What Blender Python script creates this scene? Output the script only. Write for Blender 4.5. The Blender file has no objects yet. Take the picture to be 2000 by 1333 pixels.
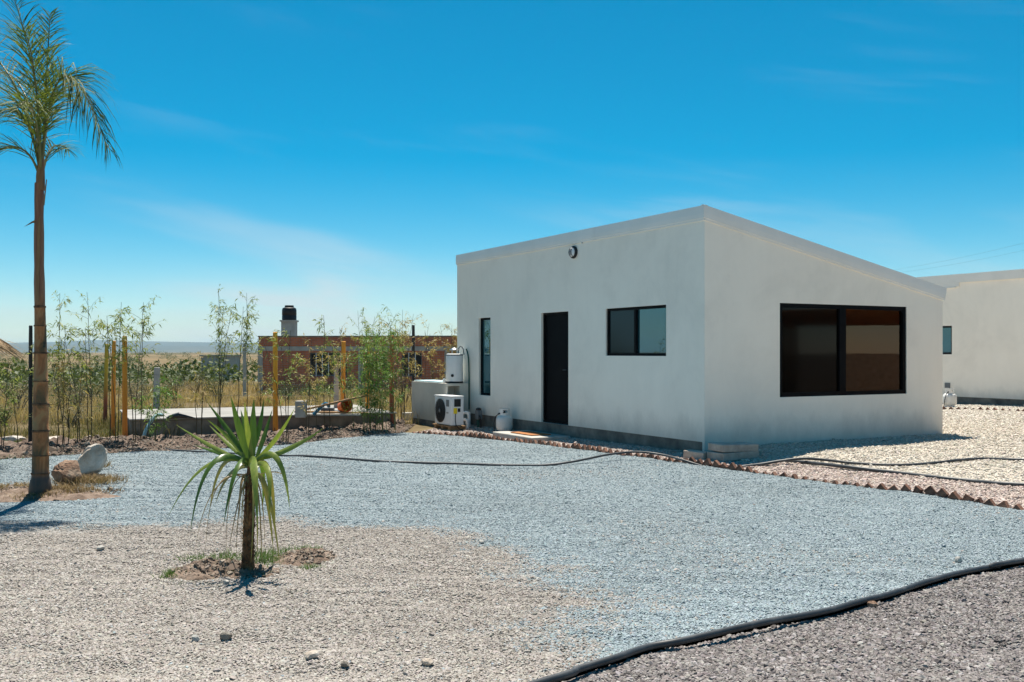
import bpy, bmesh, math, random
import numpy as np
from mathutils import Vector, Matrix, noise as mnoise

random.seed(7)
rng = np.random.default_rng(7)
R = math.radians
scene = bpy.context.scene
COL = scene.collection

# ------------------------------------------------------------------ camera
CZ, F, HY = 1.55, 1944.0, 688.0          # eye height, focal length and horizon row in photo pixels
cam_d = bpy.data.cameras.new('camera')
cam_d.sensor_width = 36.0
cam_d.lens = 36.0 * F / 2000.0
cam_d.shift_y = (HY - 666.5) / 2000.0
cam_d.clip_start = 0.1
cam_d.clip_end = 60000
cam = bpy.data.objects.new('camera', cam_d)
cam.location = (0, 0, CZ)
cam.rotation_euler = (R(90), 0, 0)
COL.objects.link(cam)
scene.camera = cam

# ------------------------------------------------------------------ sun and sky
SUN_EL = 69.0
SUN_AZ = -9.0                             # degrees from +Y, towards +X positive
to_sun = Vector((math.sin(R(SUN_AZ)) * math.cos(R(SUN_EL)), math.cos(R(SUN_AZ)) * math.cos(R(SUN_EL)), math.sin(R(SUN_EL))))
sun_d = bpy.data.lights.new('sun', 'SUN')
sun_d.energy = 5.0
sun_d.angle = R(0.53)
sun_d.color = (1.0, 0.93, 0.82)
sun = bpy.data.objects.new('sun', sun_d)
sun.rotation_euler = to_sun.to_track_quat('Z', 'Y').to_euler()
sun.location = (0, 20, 40)
COL.objects.link(sun)

world = bpy.data.worlds.new('World')
scene.world = world
world.use_nodes = True
SKY_STRENGTH = 0.061
CLOUD_A, CLOUD_B = 4.1, 5.2
CLOUD_C = 4.11


def build_world():
    nt = world.node_tree
    N, L = nt.nodes, nt.links
    N.clear()
    out = N.new('ShaderNodeOutputWorld')
    bg = N.new('ShaderNodeBackground')
    bg.inputs['Strength'].default_value = SKY_STRENGTH
    sky = N.new('ShaderNodeTexSky')
    sky.sky_type = 'NISHITA'
    sky.sun_disc = False
    sky.sun_elevation = R(SUN_EL)
    sky.sun_rotation = R(SUN_AZ)
    sky.altitude = 1900
    sky.air_density = 1.0
    sky.dust_density = 0.35
    sky.ozone_density = 2.2
    hs = N.new('ShaderNodeHueSaturation')
    hs.inputs['Hue'].default_value = 0.476
    hs.inputs['Saturation'].default_value = 1.62
    hs.inputs['Value'].default_value = 1.0
    L.new(sky.outputs[0], hs.inputs['Color'])
    # high thin cirrus: noise on the sky direction projected on a high layer
    tc = N.new('ShaderNodeTexCoord')
    sep = N.new('ShaderNodeSeparateXYZ')
    L.new(tc.outputs['Generated'], sep.inputs[0])

    def math_(op, a, b=None, clamp=False):
        n = N.new('ShaderNodeMath')
        n.operation = op
        n.use_clamp = clamp
        for i, v in enumerate((a, b)):
            if v is None:
                continue
            if isinstance(v, (int, float)):
                n.inputs[i].default_value = v
            else:
                L.new(v, n.inputs[i])
        return n.outputs[0]

    def ramp(v, a, b):
        n = N.new('ShaderNodeMapRange')
        n.interpolation_type = 'SMOOTHSTEP'
        L.new(v, n.inputs['Value'])
        n.inputs['From Min'].default_value = a
        n.inputs['From Max'].default_value = b
        return n.outputs['Result']
    az = math_('ARCTAN2', sep.outputs['X'], sep.outputs['Y'])
    el = math_('ARCSINE', sep.outputs['Z'])
    comb = N.new('ShaderNodeCombineXYZ')
    comb.inputs['Z'].default_value = CLOUD_A
    # streaks tilt gently down to the right
    el2 = math_('ADD', el, math_('MULTIPLY', az, 0.17))
    L.new(math_('MULTIPLY', az, 2.6), comb.inputs['X'])
    L.new(math_('MULTIPLY', el2, 17.0), comb.inputs['Y'])
    n1 = N.new('ShaderNodeTexNoise')
    n1.inputs['Scale'].default_value = 1.25
    n1.inputs['Detail'].default_value = 7
    n1.inputs['Roughness'].default_value = 0.52
    n1.inputs['Distortion'].default_value = 0.35
    L.new(comb.outputs[0], n1.inputs['Vector'])
    # wide bands
    comb2 = N.new('ShaderNodeCombineXYZ')
    L.new(math_('MULTIPLY', az, 1.1), comb2.inputs['X'])
    L.new(math_('MULTIPLY', el2, 6.0), comb2.inputs['Y'])
    comb2.inputs['Z'].default_value = CLOUD_B
    n2 = N.new('ShaderNodeTexNoise')
    n2.inputs['Scale'].default_value = 1.6
    n2.inputs['Detail'].default_value = 3
    L.new(comb2.outputs[0], n2.inputs['Vector'])
    low = ramp(el, 0.20, 0.05)                  # cirrus bank lies low all round
    streak = math_('MULTIPLY', ramp(n1.outputs['Fac'], 0.44, 0.64), ramp(n2.outputs['Fac'], 0.38, 0.58))
    bank = math_('MULTIPLY', math_('MULTIPLY', ramp(el, 0.11, 0.02), ramp(n1.outputs['Fac'], 0.22, 0.56)), ramp(n2.outputs['Fac'], 0.26, 0.5))
    cl = math_('ADD', math_('MULTIPLY', streak, math_('MULTIPLY', low, 0.75)), math_('MULTIPLY', bank, 0.72), clamp=True)
    # cover thickens and thins slowly round the horizon
    comb3 = N.new('ShaderNodeCombineXYZ')
    L.new(math_('MULTIPLY', sep.outputs['X'], 1.5), comb3.inputs['X'])
    L.new(math_('MULTIPLY', sep.outputs['Y'], 1.5), comb3.inputs['Y'])
    comb3.inputs['Z'].default_value = CLOUD_C
    n3 = N.new('ShaderNodeTexNoise')
    n3.inputs['Scale'].default_value = 1.4
    n3.inputs['Detail'].default_value = 1
    L.new(comb3.outputs[0], n3.inputs['Vector'])
    cl = math_('MULTIPLY', cl, math_('ADD', math_('MULTIPLY', ramp(n3.outputs['Fac'], 0.40, 0.56), 0.75), 0.25))
    wisps = math_('MULTIPLY', math_('MULTIPLY', ramp(n1.outputs['Fac'], 0.55, 0.8), ramp(el, 0.5, 0.12)), 0.13)
    cl = math_('MULTIPLY', math_('ADD', cl, wisps), 0.86, clamp=True)
    mix = N.new('ShaderNodeMix')
    mix.data_type = 'RGBA'
    L.new(cl, mix.inputs['Factor'])
    L.new(hs.outputs[0], mix.inputs['A'])
    mix.inputs['B'].default_value = (6.2, 6.75, 7.0, 1)
    L.new(mix.outputs['Result'], bg.inputs['Color'])
    L.new(bg.outputs[0], out.inputs['Surface'])


build_world()
scene.view_settings.view_transform = 'Standard'
scene.view_settings.look = 'None'
scene.view_settings.exposure = 0.90
scene.view_settings.gamma = 1.0
scene.view_settings.use_curve_mapping = False
scene.cycles.volume_bounces = 0
scene.cycles.max_bounces = 8
scene.cycles.transparent_max_bounces = 12
scene.cycles.use_denoising = True


# ------------------------------------------------------------------ helpers
def ss(a, b, x):
    t = np.clip((np.asarray(x, float) - a) / (b - a), 0, 1)
    return t * t * (3 - 2 * t)


_perm = np.random.default_rng(3).random((256, 256))


def vnoise(x, y):
    x, y = np.asarray(x, float), np.asarray(y, float)
    xi, yi = np.floor(x).astype(int), np.floor(y).astype(int)
    fx, fy = x - xi, y - yi
    fx, fy = fx * fx * (3 - 2 * fx), fy * fy * (3 - 2 * fy)
    g = lambda i, j: _perm[i & 255, j & 255]
    return ((g(xi, yi) * (1 - fx) + g(xi + 1, yi) * fx) * (1 - fy) + (g(xi, yi + 1) * (1 - fx) + g(xi + 1, yi + 1) * fx) * fy) * 2 - 1


def fbm(x, y, o=4):
    s, a = 0, 0.5
    for k in range(o):
        s = s + a * vnoise(x * 2 ** k + 17.3 * k, y * 2 ** k - 9.1 * k)
        a *= 0.5
    return s


C0 = (2.843, 14.7)                         # near corner of the white house
D1 = (-0.4724, 0.8814)                     # along its long front, away from the camera
D2 = (0.8814, 0.4724)                      # along its gable side, to the right
HROT = math.atan2(D2[1], D2[0])


def HW(u, t):                              # house frame -> world
    return (C0[0] + D2[0] * u + D1[0] * t, C0[1] + D2[1] * u + D1[1] * t)


def terrain(x, y):
    x, y = np.asarray(x, float), np.asarray(y, float)
    u = (x - C0[0]) * D2[0] + (y - C0[1]) * D2[1]
    up = ss(-0.8, 1.5, u) * ss(6, 10, y)
    z = 0.14 * up - 0.10 * ss(14, 21, y) * (1 - up)
    z = z - 0.45 * ss(23.5, 45, y) - 1.95 * ss(45, 160, y)
    z = z + 0.010 * fbm(x * 0.9, y * 0.9, 3) * ss(40, 20, y)
    z = z + 0.020 * fbm(x * 1.9 + 9, y * 4.2, 3) * ss(22, 15, y)
    z = z + 0.18 * fbm(x * 0.12 + 5, y * 0.12, 3) * ss(24, 40, y)
    return z


def T(x, y):
    return float(terrain(x, y))


def G(px, py, dz=0.0):                     # photo pixel -> point on the terrain
    D = CZ * F / max(py - HY, 1)
    for _ in range(25):
        x = (px - 1000) / F * D
        D = 0.5 * D + 0.5 * (CZ - T(x, D) - dz) * F / max(py - HY, 1)
    x = (px - 1000) / F * D
    return Vector((x, D, T(x, D) + dz))


def P(px, py, D):                          # photo pixel at a known distance
    return Vector(((px - 1000) / F * D, D, CZ + (HY - py) * D / F))


class MB:
    def __init__(self):
        self.v, self.f, self.mi = [], [], []

    def add(self, vs, fs, m=0):
        o = len(self.v)
        self.v += [tuple(p) for p in vs]
        self.f += [tuple(i + o for i in f) for f in fs]
        self.mi += [m] * len(fs)
        return self

    def box(self, c, s, rot=None, m=0):
        hx, hy, hz = s[0] / 2, s[1] / 2, s[2] / 2
        vs = [Vector((x, y, z)) for z in (-hz, hz) for y in (-hy, hy) for x in (-hx, hx)]
        if rot is not None:
            vs = [rot @ p for p in vs]
        vs = [p + Vector(c) for p in vs]
        return self.add(vs, [(0, 2, 3, 1), (4, 5, 7, 6), (0, 1, 5, 4), (2, 6, 7, 3), (1, 3, 7, 5), (0, 4, 6, 2)], m)

    def bx(self, x0, x1, y0, y1, z0, z1, m=0):
        return self.box(((x0 + x1) / 2, (y0 + y1) / 2, (z0 + z1) / 2), (x1 - x0, y1 - y0, z1 - z0), None, m)

    def tube(self, pts, rad, n=8, m=0, caps=True):
        pts = [Vector(p) for p in pts]
        if not isinstance(rad, (list, tuple)):
            rad = [rad] * len(pts)
        rings = []
        ref = None
        for i, p in enumerate(pts):
            d = (pts[min(i + 1, len(pts) - 1)] - pts[max(i - 1, 0)]).normalized()
            if ref is None:
                ref = d.orthogonal().normalized()
            a = (ref - d * ref.dot(d))
            a = a.normalized() if a.length > 1e-6 else d.orthogonal().normalized()
            ref = a
            b = d.cross(a)
            rings.append([p + (a * math.cos(2 * math.pi * k / n) + b * math.sin(2 * math.pi * k / n)) * rad[i] for k in range(n)])
        vs = [q for r in rings for q in r]
        fs = []
        for i in range(len(pts) - 1):
            for k in range(n):
                k2 = (k + 1) % n
                fs.append((i * n + k, i * n + k2, (i + 1) * n + k2, (i + 1) * n + k))
        if caps:
            fs.append(tuple(reversed(range(n))))
            fs.append(tuple((len(pts) - 1) * n + k for k in range(n)))
        return self.add(vs, fs, m)

    def lathe(self, prof, n=24, m=0, c=(0, 0, 0), mat=None):
        vs, fs = [], []
        for r, z in prof:
            for k in range(n):
                a = 2 * math.pi * k / n
                vs.append(Vector((r * math.cos(a), r * math.sin(a), z)))
        for i in range(len(prof) - 1):
            for k in range(n):
                k2 = (k + 1) % n
                fs.append((i * n + k, i * n + k2, (i + 1) * n + k2, (i + 1) * n + k))
        fs.append(tuple(reversed(range(n))))
        fs.append(tuple((len(prof) - 1) * n + k for k in range(n)))
        if mat is not None:
            vs = [mat @ v for v in vs]
        vs = [v + Vector(c) for v in vs]
        return self.add(vs, fs, m)

    def build(self, name, mats, parent=None, smooth=False, bevel=0.0, loc=None, sharp=35):
        me = bpy.data.meshes.new(name)
        me.from_pydata(self.v, [], self.f)
        if not isinstance(mats, (list, tuple)):
            mats = [mats]
        for mm in mats:
            me.materials.append(mm)
        if len(mats) > 1:
            me.polygons.foreach_set('material_index', self.mi)
        if smooth:
            me.polygons.foreach_set('use_smooth', [True] * len(me.polygons))
            try:
                me.set_sharp_from_angle(angle=R(sharp))
            except Exception:
                pass
        me.update()
        o = bpy.data.objects.new(name, me)
        COL.objects.link(o)
        if parent is not None:
            o.parent = parent
        if loc is not None:
            o.location = loc
        if bevel:
            b = o.modifiers.new('bevel', 'BEVEL')
            b.width = bevel
            b.segments = 2
            b.limit_method = 'ANGLE'
        return o


def tag(o, label=None, cat=None, group=None, kind=None):
    if label:
        o['label'] = label
    if cat:
        o['category'] = cat
    if group:
        o['group'] = group
    if kind:
        o['kind'] = kind
    return o


def thing(name, label, cat, loc=(0, 0, 0), rz=0.0, group=None):
    o = bpy.data.objects.new(name, None)
    o.empty_display_size = 0.1
    COL.objects.link(o)
    o.location = loc
    o.rotation_euler = (0, 0, rz)
    return tag(o, label, cat, group)


def copy_obj(o, parent=None):
    c = o.copy()
    COL.objects.link(c)
    c.parent = parent
    return c


def mesh_np(name, verts, faces, mats, parent=None, smooth=False):
    """fast mesh from numpy: faces (n,3) or (n,4)"""
    me = bpy.data.meshes.new(name)
    nv, nf, k = len(verts), len(faces), faces.shape[1]
    me.vertices.add(nv)
    me.vertices.foreach_set('co', np.asarray(verts, np.float32).ravel())
    me.loops.add(nf * k)
    me.loops.foreach_set('vertex_index', np.asarray(faces, np.int32).ravel())
    me.polygons.add(nf)
    me.polygons.foreach_set('loop_start', np.arange(0, nf * k, k, dtype=np.int32))
    me.polygons.foreach_set('loop_total', np.full(nf, k, np.int32))
    me.update(calc_edges=True)
    if smooth:
        me.polygons.foreach_set('use_smooth', [True] * nf)
    for m in (mats if isinstance(mats, (list, tuple)) else [mats]):
        me.materials.append(m)
    o = bpy.data.objects.new(name, me)
    COL.objects.link(o)
    if parent is not None:
        o.parent = parent
    return o


# ------------------------------------------------------------------ materials
def new_mat(name):
    m = bpy.data.materials.new(name)
    m.use_nodes = True
    nt = m.node_tree
    bsdf = nt.nodes['Principled BSDF']
    return m, nt, bsdf


def ramp_node(nt, fac, stops):
    n = nt.nodes.new('ShaderNodeValToRGB')
    e = n.color_ramp.elements
    while len(e) < len(stops):
        e.new(0.5)
    for i, (p, c) in enumerate(stops):
        e[i].position = p
        e[i].color = (*c, 1) if len(c) == 3 else c
    nt.links.new(fac, n.inputs['Fac'])
    return n.outputs['Color']


def noise_node(nt, vec, scale, detail=5, rough=0.55, dist=0.0):
    n = nt.nodes.new('ShaderNodeTexNoise')
    n.inputs['Scale'].default_value = scale
    n.inputs['Detail'].default_value = detail
    n.inputs['Roughness'].default_value = rough
    n.inputs['Distortion'].default_value = dist
    if vec is not None:
        nt.links.new(vec, n.inputs['Vector'])
    return n.outputs['Fac']


def mapped(nt, scale=(1, 1, 1), kind='Object'):
    tc = nt.nodes.new('ShaderNodeTexCoord')
    mp = nt.nodes.new('ShaderNodeMapping')
    mp.inputs['Scale'].default_value = scale
    nt.links.new(tc.outputs[kind], mp.inputs['Vector'])
    return mp.outputs[0]


def mix_col(nt, fac, a, b, mode='MIX'):
    n = nt.nodes.new('ShaderNodeMix')
    n.data_type = 'RGBA'
    n.blend_type = mode
    for sock, v in (('Factor', fac), ('A', a), ('B', b)):
        if isinstance(v, (int, float)):
            n.inputs[sock].default_value = v
        elif isinstance(v, tuple):
            n.inputs[sock].default_value = (*v, 1) if len(v) == 3 else v
        else:
            nt.links.new(v, n.inputs[sock])
    return n.outputs['Result']


def bump_node(nt, height, strength, dist, bsdf):
    b = nt.nodes.new('ShaderNodeBump')
    b.inputs['Strength'].default_value = strength
    b.inputs['Distance'].default_value = dist
    nt.links.new(height, b.inputs['Height'])
    nt.links.new(b.outputs[0], bsdf.inputs['Normal'])


def M(name, stops, scale=6, rough=0.8, bump=0.0, bscale=None, metallic=0.0, spec=0.3, stretch=(1, 1, 1), detail=6, dist=0.0, bdist=0.01):
    m, nt, b = new_mat(name)
    v = mapped(nt, stretch)
    f = noise_node(nt, v, scale, detail, 0.6, dist)
    if len(stops) == 2 and not isinstance(stops[0][0], (int, float)):
        stops = [(0.3, stops[0]), (0.7, stops[1])]
    nt.links.new(ramp_node(nt, f, stops), b.inputs['Base Color'])
    b.inputs['Roughness'].default_value = rough
    b.inputs['Metallic'].default_value = metallic
    b.inputs['Specular IOR Level'].default_value = spec
    if bump:
        h = noise_node(nt, v, bscale or scale * 4, 5, 0.6)
        bump_node(nt, h, bump, bdist, b)
    return m


def leaf_mat(name, cols, rough=0.5, trans=0.35, attr=False):
    """leaf: colour varies by noise in space; a share of light passes through"""
    m, nt, b = new_mat(name)
    v = mapped(nt)
    f = noise_node(nt, v, 9.0, 4, 0.7)
    c = ramp_node(nt, f, [(0.28 + 0.44 * i / (len(cols) - 1), k) for i, k in enumerate(cols)])
    nt.links.new(c, b.inputs['Base Color'])
    b.inputs['Roughness'].default_value = rough
    b.inputs['Specular IOR Level'].default_value = 0.35
    t = nt.nodes.new('ShaderNodeBsdfTranslucent')
    nt.links.new(mix_col(nt, 1.0, c, (1.0, 1.05, 0.6), 'MULTIPLY'), t.inputs['Color'])
    mx = nt.nodes.new('ShaderNodeMixShader')
    mx.inputs[0].default_value = trans
    nt.links.new(b.outputs[0], mx.inputs[1])
    nt.links.new(t.outputs[0], mx.inputs[2])
    nt.links.new(mx.outputs[0], nt.nodes['Material Output'].inputs['Surface'])
    return m


def gravel_mat(name, cols, cols2=None, scale=72.0, bump=0.9):
    """bed of small stones under the loose pebbles: one colour for each voronoi cell"""
    m, nt, b = new_mat(name)
    v = mapped(nt)
    vo = nt.nodes.new('ShaderNodeTexVoronoi')
    vo.inputs['Scale'].default_value = scale
    nt.links.new(v, vo.inputs['Vector'])
    sep = nt.nodes.new('ShaderNodeSeparateColor')
    nt.links.new(vo.outputs['Color'], sep.inputs[0])
    big = noise_node(nt, v, 0.55, 5, 0.65)
    fine = noise_node(nt, v, 7.0, 4, 0.7)
    st = lambda cs: [(i / (len(cs) - 1), k) for i, k in enumerate(cs)]
    c = ramp_node(nt, sep.outputs[0], st(cols))
    if cols2:
        c2 = ramp_node(nt, sep.outputs[0], st(cols2))
        at = nt.nodes.new('ShaderNodeAttribute')
        at.attribute_name = 'zone'
        mr = nt.nodes.new('ShaderNodeMapRange')
        nt.links.new(at.outputs['Fac'], mr.inputs['Value'])
        c = mix_col(nt, mr.outputs[0], c, c2)
    c = mix_col(nt, 0.5, c, ramp_node(nt, big, [(0.3, (0.55, 0.55, 0.55)), (0.7, (1.05, 1.05, 1.05))]), 'MULTIPLY')
    c = mix_col(nt, 0.5, c, ramp_node(nt, fine, [(0.3, (0.62, 0.61, 0.60)), (0.7, (1.0, 1.0, 1.0))]), 'MULTIPLY')
    nt.links.new(c, b.inputs['Base Color'])
    b.inputs['Roughness'].default_value = 0.9
    b.inputs['Specular IOR Level'].default_value = 0.15
    inv = nt.nodes.new('ShaderNodeMath')
    inv.operation = 'SUBTRACT'
    inv.inputs[0].default_value = 1.0
    nt.links.new(vo.outputs['Distance'], inv.inputs[1])
    bump_node(nt, inv.outputs[0], bump, 0.014, b)
    return m


BLUE = [(0.148, 0.184, 0.203), (0.235, 0.286, 0.308), (0.27, 0.325, 0.347), (0.355, 0.41, 0.43)]
BEIGE = [(0.17, 0.143, 0.12), (0.29, 0.262, 0.235), (0.345, 0.315, 0.285), (0.445, 0.42, 0.385)]
PINK = [(0.20, 0.15, 0.13), (0.37, 0.295, 0.255), (0.46, 0.38, 0.335), (0.58, 0.51, 0.46)]
RED = [(0.065, 0.057, 0.055), (0.155, 0.138, 0.132), (0.22, 0.20, 0.192), (0.34, 0.32, 0.31)]
CREAM = [(0.30, 0.255, 0.20), (0.46, 0.41, 0.34), (0.53, 0.48, 0.41), (0.66, 0.62, 0.55)]
m_yard = gravel_mat('yard_gravel', BLUE, BEIGE)
m_strip = gravel_mat('pink_gravel', PINK)
m_path = gravel_mat('red_gravel', RED)
m_cream = gravel_mat('cream_gravel', CREAM, scale=48)


def pebble_mat():
    m, nt, b = new_mat('pebble')
    at = nt.nodes.new('ShaderNodeAttribute')
    at.attribute_type = 'INSTANCER'
    at.attribute_name = 'tint'
    nt.links.new(at.outputs['Color'], b.inputs['Base Color'])
    b.inputs['Roughness'].default_value = 0.85
    b.inputs['Specular IOR Level'].default_value = 0.2
    return m


m_pebble = pebble_mat()


def stucco(name, base, warm):
    m, nt, b = new_mat(name)
    v = mapped(nt)
    big = noise_node(nt, v, 0.7, 6, 0.65, 0.4)
    c = ramp_node(nt, big, [(0.25, tuple(x * 0.88 for x in base)), (0.5, base), (0.75, tuple(min(1, x * 1.03) for x in warm))])
    # trowel marks and rain streaks
    v2 = mapped(nt, (2.6, 2.6, 0.55))
    st = noise_node(nt, v2, 1.6, 6, 0.7, 0.6)
    c = mix_col(nt, 0.22, c, ramp_node(nt, st, [(0.30, (0.86, 0.86, 0.85)), (0.62, (1, 1, 1))]), 'MULTIPLY')
    # splashed dirt low on the wall, ragged upper edge
    tc = nt.nodes.new('ShaderNodeTexCoord')
    sp = nt.nodes.new('ShaderNodeSeparateXYZ')
    nt.links.new(tc.outputs['Object'], sp.inputs[0])
    dn = noise_node(nt, mapped(nt, (2.2, 2.2, 1.2)), 1.3, 6, 0.7)
    add = nt.nodes.new('ShaderNodeMath')
    add.operation = 'MULTIPLY_ADD'
    nt.links.new(dn, add.inputs[0])
    add.inputs[1].default_value = -0.75
    nt.links.new(sp.outputs['Z'], add.inputs[2])
    mr = nt.nodes.new('ShaderNodeMapRange')
    nt.links.new(add.outputs[0], mr.inputs['Value'])
    mr.inputs['From Min'].default_value = -0.22
    mr.inputs['From Max'].default_value = 0.22
    mr.inputs['To Min'].default_value = 0.42
    mr.inputs['To Max'].default_value = 0.0
    c = mix_col(nt, mr.outputs[0], c, (0.36, 0.33, 0.28))
    nt.links.new(c, b.inputs['Base Color'])
    b.inputs['Roughness'].default_value = 0.92
    b.inputs['Specular IOR Level'].default_value = 0.15
    h = noise_node(nt, v, 38, 6, 0.7)
    h2 = noise_node(nt, v, 2.5, 4, 0.6)
    ad = nt.nodes.new('ShaderNodeMath')
    ad.operation = 'MULTIPLY_ADD'
    nt.links.new(h2, ad.inputs[0])
    ad.inputs[1].default_value = 2.5
    nt.links.new(h, ad.inputs[2])
    bump_node(nt, ad.outputs[0], 0.35, 0.006, b)
    return m


m_stucco = stucco('white_stucco', (0.94, 0.86, 0.75), (0.95, 0.875, 0.765))
m_plinth = M('concrete_plinth', [(0.3, (0.10, 0.09, 0.078)), (0.55, (0.20, 0.18, 0.152)), (0.75, (0.28, 0.255, 0.215))], 3.2, 0.95, 0.7, 22)
m_concrete = M('concrete', [(0.25, (0.28, 0.265, 0.24)), (0.6, (0.42, 0.405, 0.37)), (0.8, (0.52, 0.50, 0.46))], 2.5, 0.95, 0.5, 25)
m_slabtop = M('slab_concrete', [(0.25, (0.21, 0.205, 0.19)), (0.6, (0.295, 0.285, 0.265)), (0.8, (0.36, 0.35, 0.33))], 1.5, 0.95, 0.4, 25)
m_fascia = M('painted_sheet_metal', [(0.3, (0.76, 0.74, 0.69)), (0.7, (0.84, 0.81, 0.76))], 1.4, 0.45, 0.25, 1.2, 0.0, 0.5, bdist=0.02)
m_black = M('black_aluminium', [(0.3, (0.004, 0.004, 0.005)), (0.7, (0.008, 0.008, 0.009))], 8, 0.5, 0, None, 0.0, 0.05)
m_door = M('black_door_paint', [(0.3, (0.004, 0.004, 0.005)), (0.7, (0.007, 0.007, 0.008))], 3, 0.6, 0.05, 20, 0, 0.06)
m_dark = M('dark_interior', [(0.3, (0.03, 0.028, 0.026)), (0.7, (0.05, 0.045, 0.04))], 3, 0.9)
m_white = M('white_enamel', [(0.3, (0.72, 0.73, 0.73)), (0.7, (0.78, 0.79, 0.79))], 3, 0.32, 0.03, 6, 0, 0.5)
m_tankpaint = M('tank_paint', [(0.3, (0.60, 0.59, 0.55)), (0.6, (0.72, 0.71, 0.68)), (0.8, (0.76, 0.75, 0.72))], 5, 0.4, 0.08, 18, 0, 0.5)
m_pvc = M('white_pvc', [(0.3, (0.70, 0.72, 0.73)), (0.7, (0.78, 0.79, 0.79))], 6, 0.35)
m_hose = M('black_poly_hose', [(0.3, (0.014, 0.017, 0.020)), (0.55, (0.035, 0.040, 0.045)), (0.75, (0.10, 0.10, 0.10))], 5, 0.5, 0.1, 30, 0, 0.5)
m_green = M('green_pipe', [(0.3, (0.01, 0.06, 0.045)), (0.7, (0.02, 0.09, 0.065))], 6, 0.4)
m_wood = M('rough_pine', [(0.3, (0.22, 0.12, 0.06)), (0.7, (0.42, 0.27, 0.14))], 3, 0.85, 0.3, 20, stretch=(1, 6, 6))
m_brick = M('fired_brick', [(0.25, (0.07, 0.036, 0.026)), (0.5, (0.15, 0.078, 0.054)), (0.75, (0.26, 0.155, 0.11))], 11, 0.95, 0.6, 50)
m_paver = M('pale_block', [(0.3, (0.34, 0.27, 0.22)), (0.7, (0.52, 0.46, 0.39))], 8, 0.95, 0.5, 40)
m_mat = M('coir_mat', [(0.3, (0.26, 0.10, 0.035)), (0.7, (0.45, 0.20, 0.08))], 25, 1.0, 0.8, 120)
m_yellow = M('yellow_sticker', [(0.3, (0.75, 0.55, 0.02)), (0.7, (0.80, 0.62, 0.04))], 5, 0.5)
m_grey = M('grey_plastic', [(0.3, (0.12, 0.13, 0.135)), (0.7, (0.18, 0.19, 0.195))], 5, 0.5)
m_blackp = M('black_plastic', [(0.3, (0.012, 0.013, 0.015)), (0.7, (0.022, 0.024, 0.026))], 5, 0.45, 0.05, 20)
m_chrome = M('worn_metal', [(0.3, (0.35, 0.35, 0.35)), (0.7, (0.5, 0.5, 0.5))], 8, 0.3, 0, None, 0.9)
m_soil = M('garden_soil', [(0.2, (0.045, 0.03, 0.022)), (0.45, (0.11, 0.078, 0.06)), (0.62, (0.20, 0.15, 0.12)), (0.8, (0.33, 0.27, 0.22))], 5.0, 1.0, 1.0, 30, bdist=0.03)
m_redsoil = M('red_earth', [(0.2, (0.07, 0.05, 0.036)), (0.42, (0.15, 0.105, 0.078)), (0.6, (0.24, 0.18, 0.14)), (0.8, (0.36, 0.29, 0.235))], 9.0, 1.0, 1.0, 40, bdist=0.02)
m_rockw = M('pale_rock', [(0.25, (0.22, 0.16, 0.115)), (0.45, (0.40, 0.34, 0.28)), (0.6, (0.50, 0.46, 0.41)), (0.75, (0.62, 0.59, 0.55))], 4, 0.95, 1.0, 20, bdist=0.02)
m_rockb = M('brown_rock', [(0.25, (0.10, 0.055, 0.035)), (0.5, (0.24, 0.15, 0.10)), (0.75, (0.45, 0.35, 0.26))], 6, 0.95, 0.9, 22, bdist=0.02)
m_dry = leaf_mat('dry_grass', [(0.30, 0.20, 0.09), (0.46, 0.34, 0.17), (0.60, 0.48, 0.27)], 0.8, 0.25)
m_grass = leaf_mat('green_grass', [(0.05, 0.10, 0.02), (0.09, 0.16, 0.035), (0.16, 0.22, 0.06)], 0.6, 0.3)
m_bam = leaf_mat('bamboo_leaf', [(0.075, 0.12, 0.028), (0.15, 0.20, 0.05), (0.28, 0.31, 0.10), (0.42, 0.38, 0.19)], 0.55, 0.4)
m_bamdry = leaf_mat('dry_bamboo_leaf', [(0.14, 0.15, 0.05), (0.27, 0.23, 0.085), (0.42, 0.30, 0.14), (0.52, 0.40, 0.22)], 0.6, 0.4)
m_bamgreen = leaf_mat('fresh_bamboo_leaf', [(0.035, 0.09, 0.018), (0.08, 0.17, 0.032), (0.17, 0.27, 0.06), (0.28, 0.33, 0.10)], 0.5, 0.4)
m_culm = M('bamboo_culm', [(0.25, (0.03, 0.022, 0.012)), (0.55, (0.085, 0.065, 0.028)), (0.8, (0.17, 0.16, 0.06))], 4, 0.5)
m_culmg = M('green_culm', [(0.25, (0.06, 0.08, 0.02)), (0.55, (0.14, 0.16, 0.05)), (0.8, (0.25, 0.24, 0.09))], 4, 0.5)
m_bush = leaf_mat('shrub_leaf', [(0.035, 0.055, 0.018), (0.075, 0.105, 0.035), (0.14, 0.16, 0.06)], 0.6, 0.25)
m_bushg = leaf_mat('grey_shrub_leaf', [(0.09, 0.085, 0.05), (0.17, 0.16, 0.10), (0.28, 0.25, 0.17)], 0.7, 0.2)
m_bark = M('shrub_bark', [(0.3, (0.06, 0.045, 0.03)), (0.7, (0.14, 0.11, 0.08))], 9, 0.9)

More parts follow.
